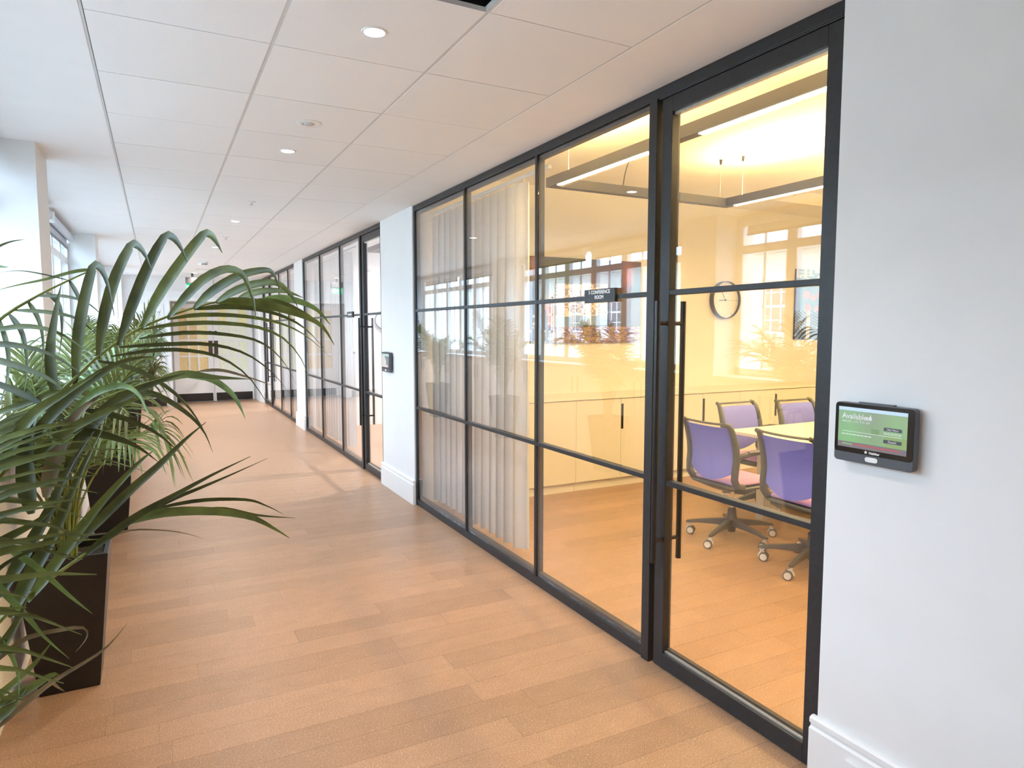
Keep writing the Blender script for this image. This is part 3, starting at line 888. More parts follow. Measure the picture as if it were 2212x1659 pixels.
# pictures
def hsh(a, b): 
    v = math.sin(a*127.1+b*311.7)*43758.5453
    return v-math.floor(v)
def desk_photo(u, v):
    # abstract warm photograph of a desk: dark room, orange glow, a big screen, a laptop, papers
    c = [60+26*math.sin(u*7+1)*math.cos(v*5), 50+16*math.sin(u*6), 44]
    glow = math.exp(-((u-0.18)**2/0.006+(v-0.30)**2/0.12)); c = [c[0]+150*glow, c[1]+75*glow, c[2]+10*glow]
    glow = math.exp(-((u-0.88)**2/0.003+(v-0.80)**2/0.03)); c = [c[0]+120*glow, c[1]+55*glow, c[2]+15*glow]
    glow = math.exp(-((u-0.04)**2/0.0012+(v-0.85)**2/0.03)); c = [c[0]+110*glow, c[1]+40*glow, c[2]]
    if v < 0.20: c = [105+60*hsh(int(u*40), int(v*60)), 88+50*hsh(int(u*40), int(v*60)), 86+60*hsh(int(u*30), 3)]
    if v > 0.2 and u > 0.72 and v < 0.55: c = [84, 72, 66]
    su, sv = (u-0.22)/0.46, (v-0.18-0.06*u)/0.50
    if 0 < su < 1 and 0 < sv < 1:
        if sv < 0.24 and int(su*3) != su*3: c = [120, 140, 175] if (su*3) % 1 > 0.06 else [220, 220, 225]
        elif sv < 0.27: c = [225, 220, 220]
        else:
            k = hsh(int(su*22), int(sv*26)); c = [205+45*k, 190+45*k, 185+40*k] if k > 0.45 else [150, 140, 150]
    if (-0.02 < su < 0.0 or 1.0 < su < 1.02) and 0 < sv < 1: c = [48, 42, 40]
    lu, lv = (u-0.0)/0.15, v/0.42
    if u < 0.19-0.14*v*0.9 and v < 0.38+0.1*u:
        k = hsh(int(u*120), int(v*46)); c = [82, 76, 72] if k < 0.8 or (v*46) % 2 > 1 else [190, 180, 165]
    return lin(*[max(0, min(255, q)) for q in c])
def flower_print(u, v):
    c = [92, 108, 132]
    if v > 0.78: c = [196, 186, 150] if hsh(int(u*26), int(v*40)) > 0.35 else [110, 126, 108]
    elif v > 0.40:
        c = [88+20*hsh(int(u*20), 1), 104+18*hsh(int(u*20), 2), 130]
        for (a, b, r) in ((0.16, 0.64, 0.05), (0.26, 0.60, 0.04), (0.38, 0.64, 0.06), (0.18, 0.45, 0.05), (0.32, 0.43, 0.045), (0.62, 0.6, 0.06), (0.8, 0.5, 0.06)):
            if (u-a)**2+((v-b)*0.9)**2 < r*r: c = [226, 112, 78]
        if 0.40 < u < 0.52 and v > 0.5: c = [180, 176, 170]
    else:
        s_ = math.sin((u*1.0+v*1.6)*95+3*math.sin(u*9))
        c = [130, 134, 138] if s_ > 0 else [44, 42, 44]
        if v < 0.14: c = [60, 54, 46]
        if 0.17 < u < 0.22: c = [170, 164, 146]
        if 0.42 < u < 0.5 and 0.12 < v < 0.2: c = [90, 170, 215]
        if u > 0.49 and u < 0.54: c = [206, 130, 96]
    return lin(*c)
T = thing('wall_picture', 'large frameless warm photograph of a desk with screens on the conference room wall', 'picture', (3.95, CW-0.02, 1.41))
MB().box(3.20, 4.55, CW-0.022, CW, 1.411, 2.257).build('panel', 'device_black', T)
print_panel('print', (3.20, CW-0.0225, 1.411), (1.35, 0, 0), (0, 0, 0.846), 110, 70, desk_photo, 'print_matt', T)
T = thing('wall_picture', 'blue and orange flower print at the right of the wall clock', 'picture', (7.5, CW-0.02, 1.43))
MB().box(6.93, 8.15, CW-0.022, CW, 1.429, 2.287).build('panel', 'device_black', T)
print_panel('print', (6.93, CW-0.0225, 1.429), (1.22, 0, 0), (0, 0, 0.858), 90, 64, flower_print, 'print_matt', T)

# clocks (dial in the XZ plane, seen from -Y)
def clock(label, x, yw, z, r, hands):
    T = thing('wall_clock', label, 'clock', (x, yw, z))
    MB().lathe((x, yw, z), [(r, -0.001), (r, -0.062), (r-0.007, -0.064), (r-0.007, -0.030), (0.0, -0.030)], 48, 'y').build('case', 'clock_case', T, smooth=True)
    MB().lathe((x, yw, z), [(0.0, -0.0305), (r-0.008, -0.0305), (r-0.008, -0.030)], 48, 'y').build('dial', 'clock_face', T)
    for k in range(12):
        a = k*PI/6; c, s2 = math.cos(a), math.sin(a)
        p0 = Vector((x+s2*r*0.82, yw-0.032, z+c*r*0.82)); p1 = Vector((x+s2*r*0.92, yw-0.032, z+c*r*0.92))
        MB().tube([p0, p1], 0.0016, 4).build('hour_mark', 'caster_grey', T)
    for (a, L, wd, nm) in hands:
        s2, c = math.sin(a), math.cos(a)
        MB().tube([(x-s2*0.02, yw-0.034, z-c*0.02), (x+s2*L, yw-0.034, z+c*L)], wd, 4).build(nm, 'black_satin', T)
    MB().cyl((x, yw-0.031, z), (x, yw-0.038, z), 0.008, 12).build('hub', 'black_satin', T)
clock('round wall clock with thin dark rim in the conference room', 5.755, CW, 1.885, 0.212, ((math.radians(266), 0.095, 0.004, 'hour_hand'), (math.radians(329), 0.165, 0.003, 'minute_hand'), (math.radians(92), 0.19, 0.0012, 'second_hand')))
clock('small white wall clock inside the second glass room', 3.27, 10.72, 1.70, 0.15, ((math.radians(266), 0.06, 0.004, 'hour_hand'), (math.radians(329), 0.11, 0.003, 'minute_hand')))

# curtains: wavy cloth with gathered heading
def curtain(label, y0, y1, xc, waves, amp=0.045, thick=True):
    T = thing('curtain', label, 'curtain', (xc, (y0+y1)/2, 0.04))
    nu, nv = waves*10, 14
    mb = MB()
    for j in range(nv+1):
        v = j/nv; z = 0.045+v*2.47
        for i in range(nu+1):
            u = i/nu
            ph = u*waves*2*PI
            k = (0.75+0.35*(1-v))*amp
            wob = 0.25*math.sin(u*waves*1.7+1.1)+0.2*math.sin(u*9+2*v)
            x = xc+k*(math.sin(ph+wob)+0.22*math.sin(2*ph+0.5))
            y = y0+(y1-y0)*u+0.018*math.sin(2*ph+wob)*(0.6+0.4*(1-v))+0.012*math.sin(u*5+3*v)*(1-v)
            mb.v.append((x, y, z))
    n = nu+1
    mb.f = [(j*n+i, j*n+i+1, (j+1)*n+i+1, (j+1)*n+i) for j in range(nv) for i in range(nu)]
    o = mb.build('cloth', 'curtain_cloth', T, smooth=True, fix=False)
    MB().box(xc-0.012, xc+0.012, y0-0.3, y1+0.02, 2.535, 2.557).build('track', 'white_plastic', T)
    for k in range(waves):
        y = y0+(y1-y0)*(k+0.25)/waves
        MB().tube([(xc, y, 2.515), (xc, y, 2.54)], 0.004, 6).build('hook', 'white_plastic', T)
    return T
curtain('grey sheer curtain gathered behind the near glass partition', 3.93, 5.55, 2.17, 13)
curtain('pale sheer curtain behind the second glass partition', 8.45, 10.5, 2.17, 14)
curtain('pale sheer curtain behind the farthest glass partition', 11.35, 13.6, 2.17, 14)

# rectangular pendant light, hung on wires
def pendant(label, X0, X1, Y0, Y1, z0, lit, zc=HR):
    T = thing('pendant_light', label, 'light', ((X0+X1)/2, (Y0+Y1)/2, z0))
    z1 = z0+0.066; wd = 0.062
    for (a, b, c, d, nm) in ((X0, X0+wd, Y0, Y1, 'profile'), (X1-wd, X1, Y0, Y1, 'profile'), (X0+wd, X1-wd, Y1-wd, Y1, 'profile'), (X0+wd, X1-wd, Y0, Y0+wd, 'profile')):
        MB().box(a, b, c, d, z0, z1).build(nm, 'pendant_body', T, bevel=0.001)
    segs = ((Y0+0.10, Y0+1.35), (Y1-1.11, Y1-0.13)) if lit else ()
    for xa in ((X0+0.012), (X1-wd+0.012)):
        for (a, b) in segs:
            MB().poly([(xa, y, z0+0.0005) for y in (a, b)]+[(xa+0.038, b, z0+0.0005), (xa+0.038, a, z0+0.0005)], (0, 0, -0.006)).build('led_strip', 'led_warm', T, bevel=0.002)
    for (x, y) in ((X0+0.03, Y1-0.25), (X0+0.03, Y0+0.4), (X1-0.10, Y1-0.03), (X1-0.03, Y1-0.20), (X1-0.03, Y0+0.4), (X0+0.9, Y1-0.03)):
        wv = MB().tube([(x, y, z1), (x, y, zc)], 0.0009, 5).build('wire', 'grid_metal', T)
        MB().lathe((x, y, zc), [(0.014, 0.0), (0.008, -0.040), (0.0, -0.040)], 12).build('wire_cone', 'black_satin', wv)
    return T
PZ = 2.556
T = pendant('black rectangular pendant light with glowing strips in the conference room', 2.488, 4.225, 1.35, 4.215, PZ, True)
MB().tube([(2.95+0.18, 4.17, 2.622), (3.11, 4.12, 2.70), (3.09, 4.06, 2.76), (3.13, 4.0, 2.84), (3.20, 3.95, 2.90), (3.24, 3.9, 2.93)], 0.004, 8).build('power_cord', 'pendant_body', T, smooth=True)
MB().lathe((3.26, 3.86, HR), [(0.055, 0.0), (0.055, -0.02), (0.0, -0.024)], 20).build('ceiling_rose', 'white_plastic', T)
pendant('unlit dark rectangular pendant light in the second glass room', 2.60, 4.3, 7.0, 9.2, 2.60, False)
pendant('black rectangular pendant light added out of view to brighten the conference room', 5.5, 7.3, 0.9, 3.75, PZ, True)  # added out of view so walls and cabinets are lit more evenly
for (x, ya, yb) in ((5.53, 1.0, 2.25), (5.53, 2.64, 3.62), (7.27, 1.0, 2.25), (7.27, 2.64, 3.62)):  # area lights of the added pendant
    light('pendant_down', 'AREA', (x, (ya+yb)/2, PZ-0.012), 23, WARM, 0.04, yb-ya)
    light('pendant_up', 'AREA', (x, (ya+yb)/2, PZ+0.072), 25, WARM, 0.04, yb-ya, (PI, 0, 0))
for (x, ya, yb) in ((2.52, 1.45, 2.70), (2.52, 3.10, 4.09), (4.19, 1.45, 2.70), (4.19, 3.10, 4.09)):
    light('pendant_down', 'AREA', (x, (ya+yb)/2, PZ-0.012), 13, WARM, 0.04, yb-ya)
    light('pendant_up', 'AREA', (x, (ya+yb)/2, PZ+0.072), 34, WARM, 0.04, yb-ya, (PI, 0, 0))
for n_, (x, y) in enumerate(((3.2, 7.2), (3.2, 9.6), (5.4, 7.2), (5.4, 9.6), (3.2, 12.2), (3.2, 14.0), (5.4, 12.2), (5.4, 14.0))):  # added downlights, the far rooms are too dark without them
    T = thing('downlight', 'round downlight added to brighten the %s glass room, %s' % (('second', 'farthest')[n_//4], ('near front', 'far front', 'near back', 'far back')[n_ % 4]), 'light', (x, y, HR), 'downlights added in the far glass rooms')
    MB().lathe((x, y, HR), [(0.036, 0.002), (0.037, -0.003), (0.044, -0.003), (0.046, 0.0), (0.046, 0.004)], 20).build('trim_ring', 'white_plastic', T)
    MB().lathe((x, y, HR), [(0.0, -0.0015), (0.036, -0.0015), (0.036, 0.003)], 20).build('lamp_disc', 'lamp_white', T)
    light('downlight_glow', 'SPOT', (x, y, HR-0.012), 290, (1.0, 0.93, 0.86), 0.035, spot=2.7, blend=1.0)
# ceiling fittings of the conference room
T = thing('smoke_detector', 'white smoke detector on the conference room ceiling', 'detector', (3.33, 3.46, HR))
MB().lathe((3.33, 3.46, HR), [(0.055, 0.0), (0.055, -0.016), (0.045, -0.022), (0.040, -0.046), (0.0, -0.05)], 24).build('body', 'white_plastic', T, smooth=True)
for k in range(6):
    a = k*PI/3
    MB().box(3.33+0.042*math.cos(a)-0.004, 3.33+0.042*math.cos(a)+0.004, 3.46+0.042*math.sin(a)-0.004, 3.46+0.042*math.sin(a)+0.004, HR-0.042, HR-0.026).build('vent_slot', 'caster_grey', T)
T = thing('surface_spotlight', 'round grey surface spotlight on the conference room ceiling', 'light', (3.28, 2.76, HR))
MB().lathe((3.28, 2.76, HR), [(0.052, 0.0), (0.055, -0.018), (0.072, -0.030), (0.075, -0.062), (0.0, -0.064)], 28).build('housing', 'pendant_body', T, smooth=True)
MB().lathe((3.28, 2.76, HR), [(0.0, -0.0655), (0.016, -0.0655), (0.016, -0.063)], 18).build('lamp_lens', 'led_small', T)
T = thing('ceiling_spot_can', 'small dark cylinder fixed above the conference room door', 'spotlight', (2.62, 2.18, HR))  # small cylinder spotlight, not lit
MB().lathe((2.62, 2.18, HR), [(0.038, 0.0), (0.038, -0.085), (0.033, -0.088), (0.033, -0.08), (0.0, -0.08)], 20).build('can', 'device_grey', T, smooth=True)
MB().box(2.585, 2.655, 2.145, 2.215, HR-0.006, HR).build('base_plate', 'device_grey', T)

# ---------------------------------------------------------------- meeting table
def table(label, x0, x1, y0, y1, h):
    T = thing('meeting_table', label, 'table', ((x0+x1)/2, (y0+y1)/2, 0))
    MB().box(x0, x1, y0, y1, h-0.025, h).build('table_top', 'table_white', T, bevel=0.002)
    MB().box(x0+0.25, x1-0.25, y1-0.20, y1-0.14, h-0.085, h-0.025).build('beam', 'table_grey', T)
    MB().box(x0+0.25, x1-0.25, y0+0.14, y0+0.20, h-0.085, h-0.025).build('beam', 'table_grey', T)
    for (x, y) in ((x0+0.25, y1-0.17), (x1-0.25, y1-0.17), (x0+0.25, y0+0.17), (x1-0.25, y0+0.17)):
        MB().box(x-0.04, x+0.04, y-0.04, y+0.04, 0, h-0.025).build('leg', 'table_grey', T, bevel=0.004)
    return T
table('white meeting table with grey legs in the conference room', 4.09, 6.5, 2.45, 4.01, 0.735)
table('white meeting table in the second glass room', 3.5, 5.1, 6.9, 9.0, 0.735)

# ---------------------------------------------------------------- office chair (faces +Y, origin on the floor)
def make_chair():
    T = thing('office_chair', '', 'chair')
    # base
    hub = MB().lathe((0, 0, 0), [(0.028, 0.055), (0.03, 0.06), (0.036, 0.12), (0.045, 0.15), (0.034, 0.17), (0.030, 0.23), (0.022, 0.235)], 18)
    hub.build('base_hub', 'chair_plastic', T, smooth=True)
    MB().cyl((0, 0, 0.22), (0, 0, 0.41), 0.0145, 16).build('gas_column', 'chrome', T, smooth=True)
    for k in range(5):
        a = 2*PI*k/5
        c, s = math.cos(a), math.sin(a)
        R = 0.315
        lg = MB()
        pr = [(0.02, 0.100, 0.155, 0.026), (0.12, 0.098, 0.140, 0.021), (0.24, 0.092, 0.120, 0.017), (R-0.01, 0.083, 0.106, 0.015), (R+0.018, 0.082, 0.098, 0.013)]
        vs = []
        for (r, zb, zt, h) in pr:
            for (e, z) in ((-h, zb), (h, zb), (h*0.8, zt), (-h*0.8, zt)):
                vs.append((c*r-s*e, s*r+c*e, z))
        fs = []
        for i in range(len(pr)-1):
            for q in range(4): fs.append((i*4+q, i*4+(q+1) % 4, (i+1)*4+(q+1) % 4, (i+1)*4+q))
        fs += [(3, 2, 1, 0), tuple(len(pr)*4-4+q for q in range(4))]
        lg.add(vs, fs)
        lo = lg.build('base_leg', 'chair_plastic', T, bevel=0.004)
        # caster: twin wheels with pale discs under a pale hood
        ca = a*1.7+0.6+k
        px, py = c*R, s*R
        tx, ty = math.cos(ca), math.sin(ca)       # rolling direction
        nx, ny = -ty, tx                          # axle direction
        ox, oy = px-tx*0.018, py-ty*0.018
        cs = MB()
        for sd in (-1, 1):
            p0 = (ox+nx*0.006*sd, oy+ny*0.006*sd, 0.029); p1 = (ox+nx*0.025*sd, oy+ny*0.025*sd, 0.029)
            cs.tube([p0, p1], 0.029, 20)
        co = cs.build('caster', 'caster_grey', T, bevel=0.002)
        dc = MB()
        for sd in (-1, 1):
            dc.tube([(ox+nx*0.025*sd, oy+ny*0.025*sd, 0.029), (ox+nx*0.0268*sd, oy+ny*0.0268*sd, 0.029)], 0.0225, 20)
        dc.build('wheel_disc', 'caster_white', co)
        hd = MB().tube([(px, py, 0.085), (px, py, 0.058)], 0.008, 10)
        arc = []
        for q in range(7):
            b = -0.3+q*(PI*0.62)/6
            arc.append((ox+tx*0.0335*math.cos(b), oy+ty*0.0335*math.cos(b), 0.029+0.0335*math.sin(b)))
        hd.tube(arc, 0.0052, 8)
        hd.build('caster_hood', 'caster_white', co, smooth=True)
    # seat shell and cushion
    def pad(z0, z1, w, d0, d1, dish, nm, m, drop=0.0, n=10):
        mb = MB()
        for top in (0, 1):
            for j in range(n+1):
                v = j/n; y = d0+(d1-d0)*v
                for i in range(n+1):
                    u = -1+2*i/n
                    cr = (1-0.10*max(0, abs(v-0.5)*2-0.5)**2*4)
                    x = u*w*cr
                    e = max(abs(u), abs(2*v-1))
                    rim = max(0.0, (e-0.72)/0.28)**2
                    if top: z = z1-dish*(1-u*u)*(1-(2*v-1)**2)-rim*(z1-z0)*0.55
                    else: z = z0-drop*(1-u*u)*(1-(2*v-1)**2)**0.5
                    if v > 0.8: z -= (v-0.8)**2*0.35
                    mb.v.append((x, y, z))
        N = n+1
        for j in range(n):
            for i in range(n):
                a = j*N+i
                mb.f.append((a, a+N, a+N+1, a+1))
                b = N*N+a
                mb.f.append((b, b+1, b+N+1, b+N))
        ring = [i for i in range(N)]+[j*N+n for j in range(1, N)]+[n*N+i for i in range(n-1, -1, -1)]+[j*N for j in range(n-1, 0, -1)]
        for q in range(len(ring)):
            a, b = ring[q], ring[(q+1) % len(ring)]
            mb.f.append((a, b, b+N*N, a+N*N))
        return mb.build(nm, m, T, smooth=True, sub=1)
    pad(0.425, 0.452, 0.240, -0.215, 0.235, 0.004, 'seat_shell', 'chair_plastic', drop=0.055)
    pad(0.448, 0.492, 0.222, -0.190, 0.225, 0.012, 'seat_cushion', 'seat_fabric')
    # back profile: side view (y, z) from seat rim to the flared top
    prof = [(-0.120, 0.440), (-0.185, 0.455), (-0.215, 0.50), (-0.214, 0.56), (-0.205, 0.64), (-0.213, 0.72), (-0.235, 0.80), (-0.258, 0.86), (-0.282, 0.890), (-0.312, 0.900)]
    def side(sx):
        pts = []
        for i, (y, z) in enumerate(prof):
            k = i/(len(prof)-1)
            x = sx*(0.215+0.012*math.sin(k*PI)-0.02*max(0, k-0.75)*4*0.3)
            pts.append(Vector((x, y, z)))
        return pts
    for sx in (-1, 1):
        MB().tube(side(sx), [0.020, 0.023, 0.024, 0.024, 0.024, 0.023, 0.021, 0.019, 0.016, 0.012], 14, flat=1.15, ref=(1, 0, 0)).build('back_upright', 'chair_plastic', T, smooth=True)
        # arm: bracket from the upright forward, with a flat pad
        x = sx*0.232
        MB().tube([(x*0.98, -0.205, 0.655), (x*1.05, -0.17, 0.672), (x*1.12, -0.10, 0.688), (x*1.14, 0.02, 0.692)], [0.020, 0.018, 0.016, 0.013], 10, flat=1.2, ref=(1, 0, 0)).build('arm_bracket', 'chair_plastic', T, smooth=True)
        MB().tube([(x*1.12, -0.13, 0.699), (x*1.15, -0.06, 0.702), (x*1.15, 0.05, 0.702), (x*1.13, 0.115, 0.698)], [0.018, 0.027, 0.026, 0.016], 10, flat=0.32, ref=(1, 0, 0)).build('armrest', 'chair_plastic', T, smooth=True)
    # top rail
    tp = []
    for i in range(13):
        u = -1+2*i/12
        tp.append((u*0.212, -0.292-0.020*(1-u*u), 0.897-0.004*(1-u*u)))
    MB().tube(tp, 0.0115, 8, flat=0.7).build('top_rail', 'chair_plastic', T, smooth=True)
    # upholstered panel, curved between the uprights
    mb = MB()
    nu, nv = 12, 12
    for lay_ in (0, 1):
        for j in range(nv+1):
            z = 0.548+(0.868-0.548)*j/nv
            for q in range(len(prof)-1):
                if prof[q][1] <= z <= prof[q+1][1]:
                    k = (z-prof[q][1])/(prof[q+1][1]-prof[q][1]); y = prof[q][0]+(prof[q+1][0]-prof[q][0])*k
                    break
            for i in range(nu+1):
                u = -1+2*i/nu
                zz = z-(0.035*(1-u*u) if j == 0 else 0)*1.0-(0.035*(1-u*u)*(1-j/nv))
                e = max(abs(u), abs(2*j/nv-1))
                th = 0.016*(1-max(0, (e-0.8)/0.2)**2)+0.004
                mb.v.append((u*0.205, y-0.030*(1-u*u)+(th if lay_ else -0.004), zz))
    N = nu+1; NN = N*(nv+1)
    for j in range(nv):
        for i in range(nu):
            a = j*N+i
            mb.f.append((a, a+1, a+N+1, a+N)); mb.f.append((NN+a, NN+a+N, NN+a+N+1, NN+a+1))
    ring = [i for i in range(N)]+[j*N+nu for j in range(1, nv+1)]+[nv*N+i for i in range(nu-1, -1, -1)]+[j*N for j in range(nv-1, 0, -1)]
    for q in range(len(ring)):
        a, b = ring[q], ring[(q+1) % len(ring)]
        mb.f.append((a, b, b+NN, a+NN))
    mb.build('back_panel', 'chair_fabric', T, smooth=True)
    return T
ch = make_chair()
spots = [((3.73, 3.585, 0), -PI/2+0.0, 'blue office chair with its back to the door, left one', None),
         ((3.73, 2.885, 0), -PI/2-0.03, 'blue office chair with its back to the door, right one behind the door stile', None),
         ((4.58, 4.10, 0), PI+0.02, 'purple office chair tucked behind the table corner, left one', None),
         ((5.22, 4.02, 0), PI-0.03, 'purple office chair tucked behind the table, right one', None),
         ((3.0, 7.5, 0), -PI/2+0.3, 'office chair seen through the second glass door, nearer one', None),
         ((3.05, 8.3, 0), -PI/2-0.2, 'office chair seen through the second glass partition, farther one', None)]
for i, (loc, rz, lab, _) in enumerate(spots):
    if i == 0:
        o = ch
    else:
        o = dup(ch, loc, rz)
    o.location = loc; o.rotation_euler = (0, 0, rz); o['label'] = lab; o['group'] = 'office chairs at the meeting tables'

#%%PART5
# ================================================================ planters and areca palms along the window wall
PX = -0.386
PY = [0.86, 3.45, 6.02, 8.58, 11.18]
plab = ['nearest the camera', 'second from the camera', 'third from the camera', 'fourth from the camera', 'farthest from the camera']
def planter(i):
    x, y = PX+(0.02 if i == 2 else 0), PY[i]
    T = thing('planter', 'tall tapered square black planter, '+plab[i], 'planter', (x, y, 0), 'black planters along the windows')
    b, t_, h = 0.110, 0.166, 0.60
    mb = MB()
    rings = [(b-0.004, 0.0), (b, 0.004), (t_, h-0.002), (t_-0.002, h), (t_-0.016, h), (t_-0.018, h-0.002), (t_-0.024, h-0.06)]
    for (r, z) in rings:
        mb.v += [(x-r, y-r, z), (x+r, y-r, z), (x+r, y+r, z), (x-r, y+r, z)]
    mb.f = [(3, 2, 1, 0)]
    for k in range(len(rings)-1):
        for q in range(4): mb.f.append((k*4+q, k*4+(q+1) % 4, (k+1)*4+(q+1) % 4, (k+1)*4+q))
    mb.build('pot', 'planter_black', T, bevel=0.004, fix=False)
    r = t_-0.021
    MB().box(x-r, x+r, y-r, y+r, h-0.10, h-0.045).build('soil', 'soil', T)
    if i < 2:
        pb = MB(); rr = random.Random(i)
        for k in range(150):
            px, py, pr = x+rr.uniform(-r+0.01, r-0.01), y+rr.uniform(-r+0.01, r-0.01), rr.uniform(0.004, 0.010)
            pb.lathe((px, py, h-0.045), [(0.0, -pr*0.3), (pr, 0.0), (pr*0.7, pr*0.5), (0.0, pr*0.7)], 6)
        o = pb.build('pebbles', 'pebble', T, smooth=True); o['kind'] = 'stuff'
    return T
for i in range(5): planter(i)

def P(u, v, d):      # a point of the room at distance d in front of the eye, for the palm fronds surveyed from the photo
    return Vector((0, 0, EYE))+_f*d+_r2*((u-1106)/FPX*d)+_u2*((829.5-v)/FPX*d)
def spline(pts, n):
    pts = [Vector(p) for p in pts]
    out = []
    m_ = len(pts)-1
    for k in range(n+1):
        t = k/n*m_; i = min(int(t), m_-1); f = t-i
        p0 = pts[max(i-1, 0)]; p1 = pts[i]; p2 = pts[i+1]; p3 = pts[min(i+2, m_)]
        out.append(0.5*((2*p1)+(p2-p0)*f+(2*p0-5*p1+4*p2-p3)*f*f+(3*p1-p0-3*p2+p3)*f*f*f))
    return out
XMAX = [-0.03]
def clampx(p):
    if p.x < -0.50: p = Vector((-0.50+(p.x+0.50)*0.12, p.y, p.z))
    if p.x > XMAX[0]: p = Vector((XMAX[0]+(p.x-XMAX[0])*0.42, p.y, p.z))
    return p
def leaf_geo(mb, pts, wd, nrm, fold=0.22, twist=0.0, blunt=False):
    n = len(pts)-1
    base = len(mb.v)
    for i, p in enumerate(pts):
        t = i/n
        a = pts[max(i-1, 0)]; b = pts[min(i+1, n)]
        tg = (b-a).normalized()
        nn = nrm-tg*nrm.dot(tg)
        if nn.length < 1e-4: nn = Vector((1, 0, 0)).cross(tg)
        nn.normalize()
        if twist: nn = Matrix.Rotation(twist*(0.4+t), 3, tg) @ nn
        sd = tg.cross(nn).normalized()
        wv = wd*0.5*min(1.0, 0.34+t*4.0)*(1-max(0, (t-0.25)/0.75)**1.35)
        if blunt and t > 0.6: wv = wd*0.42
        wv = max(wv, wd*0.03)
        mb.v += [tuple(p-sd*wv+nn*wv*fold*2), tuple(p), tuple(p+sd*wv+nn*wv*fold*2)]
    for i in range(n):
        q = base+i*3
        mb.f += [(q, q+1, q+4, q+3), (q+1, q+2, q+5, q+4)]
LEAFN = [0]
def leaf_obj(pts, wd, nrm, parent, material, twist=0.0, fold=0.22, segs=9, blunt=False):
    mb = MB()
    leaf_geo(mb, spline(pts, segs), wd, nrm, fold, twist, blunt)
    LEAFN[0] += 1
    return _leaf(mb, material, parent)
def _leaf(mb, material, parent):
    me = bpy.data.meshes.new('leaflet')
    me.from_pydata(mb.v, [], mb.f)
    me.materials.append(MATS[material])
    for p in me.polygons: p.use_smooth = True
    o = bpy.data.objects.new('leaflet', me); C.objects.link(o)
    setparent(o, parent)
    return o
def frond_stem(pts, parent, r0=0.007, r1=0.0015):
    q = spline(pts, 22)
    rs = [r0+(r1-r0)*(k/22)**0.8 for k in range(23)]
    return MB().tube(q, rs, 7).build('frond', 'stem_green', parent, smooth=True)
def auto_frond(base, az, e0, e1, length, rnd, n=18, leaflen=0.30, start=0.40, bend=1.6):
    pts = []
    p = Vector(base); N = 16
    for k in range(N+1):
        pts.append(clampx(p.copy()))
        s_ = k/N
        e = e0+(e1-e0)*s_**bend
        az2 = az+0.10*math.sin(s_*3+az)
        d = Vector((math.cos(az2)*math.cos(e), math.sin(az2)*math.cos(e), math.sin(e)))
        p = p+d*(length/N)
    leaves = []
    for k in range(n):
        s_ = start+(0.995-start)*(k+0.5)/n
        f = s_*N; i = min(int(f), N-1)
        q = pts[i].lerp(pts[i+1], f-i)
        tg = (pts[i+1]-pts[i]).normalized()
        sd = tg.cross(Vector((0, 0, 1)))
        if sd.length < 0.05: sd = Vector((-math.sin(az), math.cos(az), 0))
        sd.normalize()
        up = sd.cross(tg).normalized()
        sn = (s_-start)/(1-start)
        L = leaflen*(0.45+0.75*math.sin(PI*min(1, 0.18+0.72*sn)))*rnd.uniform(0.88, 1.1)
        phi = math.radians(62-36*sn)
        for sg in (-1, 1):
            d = (tg*math.cos(phi)+sd*sg*math.sin(phi)+up*rnd.uniform(0.15, 0.45)).normalized()
            g = rnd.uniform(0.30, 0.65)
            lp = [clampx(q+d*(L*t)+Vector((0, 0, -1))*(g*L*t*t)) for t in (0, 0.25, 0.5, 0.75, 1.0)]
            leaves.append((lp, rnd.uniform(0.013, 0.019)*(1.0 if sn < 0.8 else 0.75), (up-d*0.2).normalized()))
    return pts, leaves
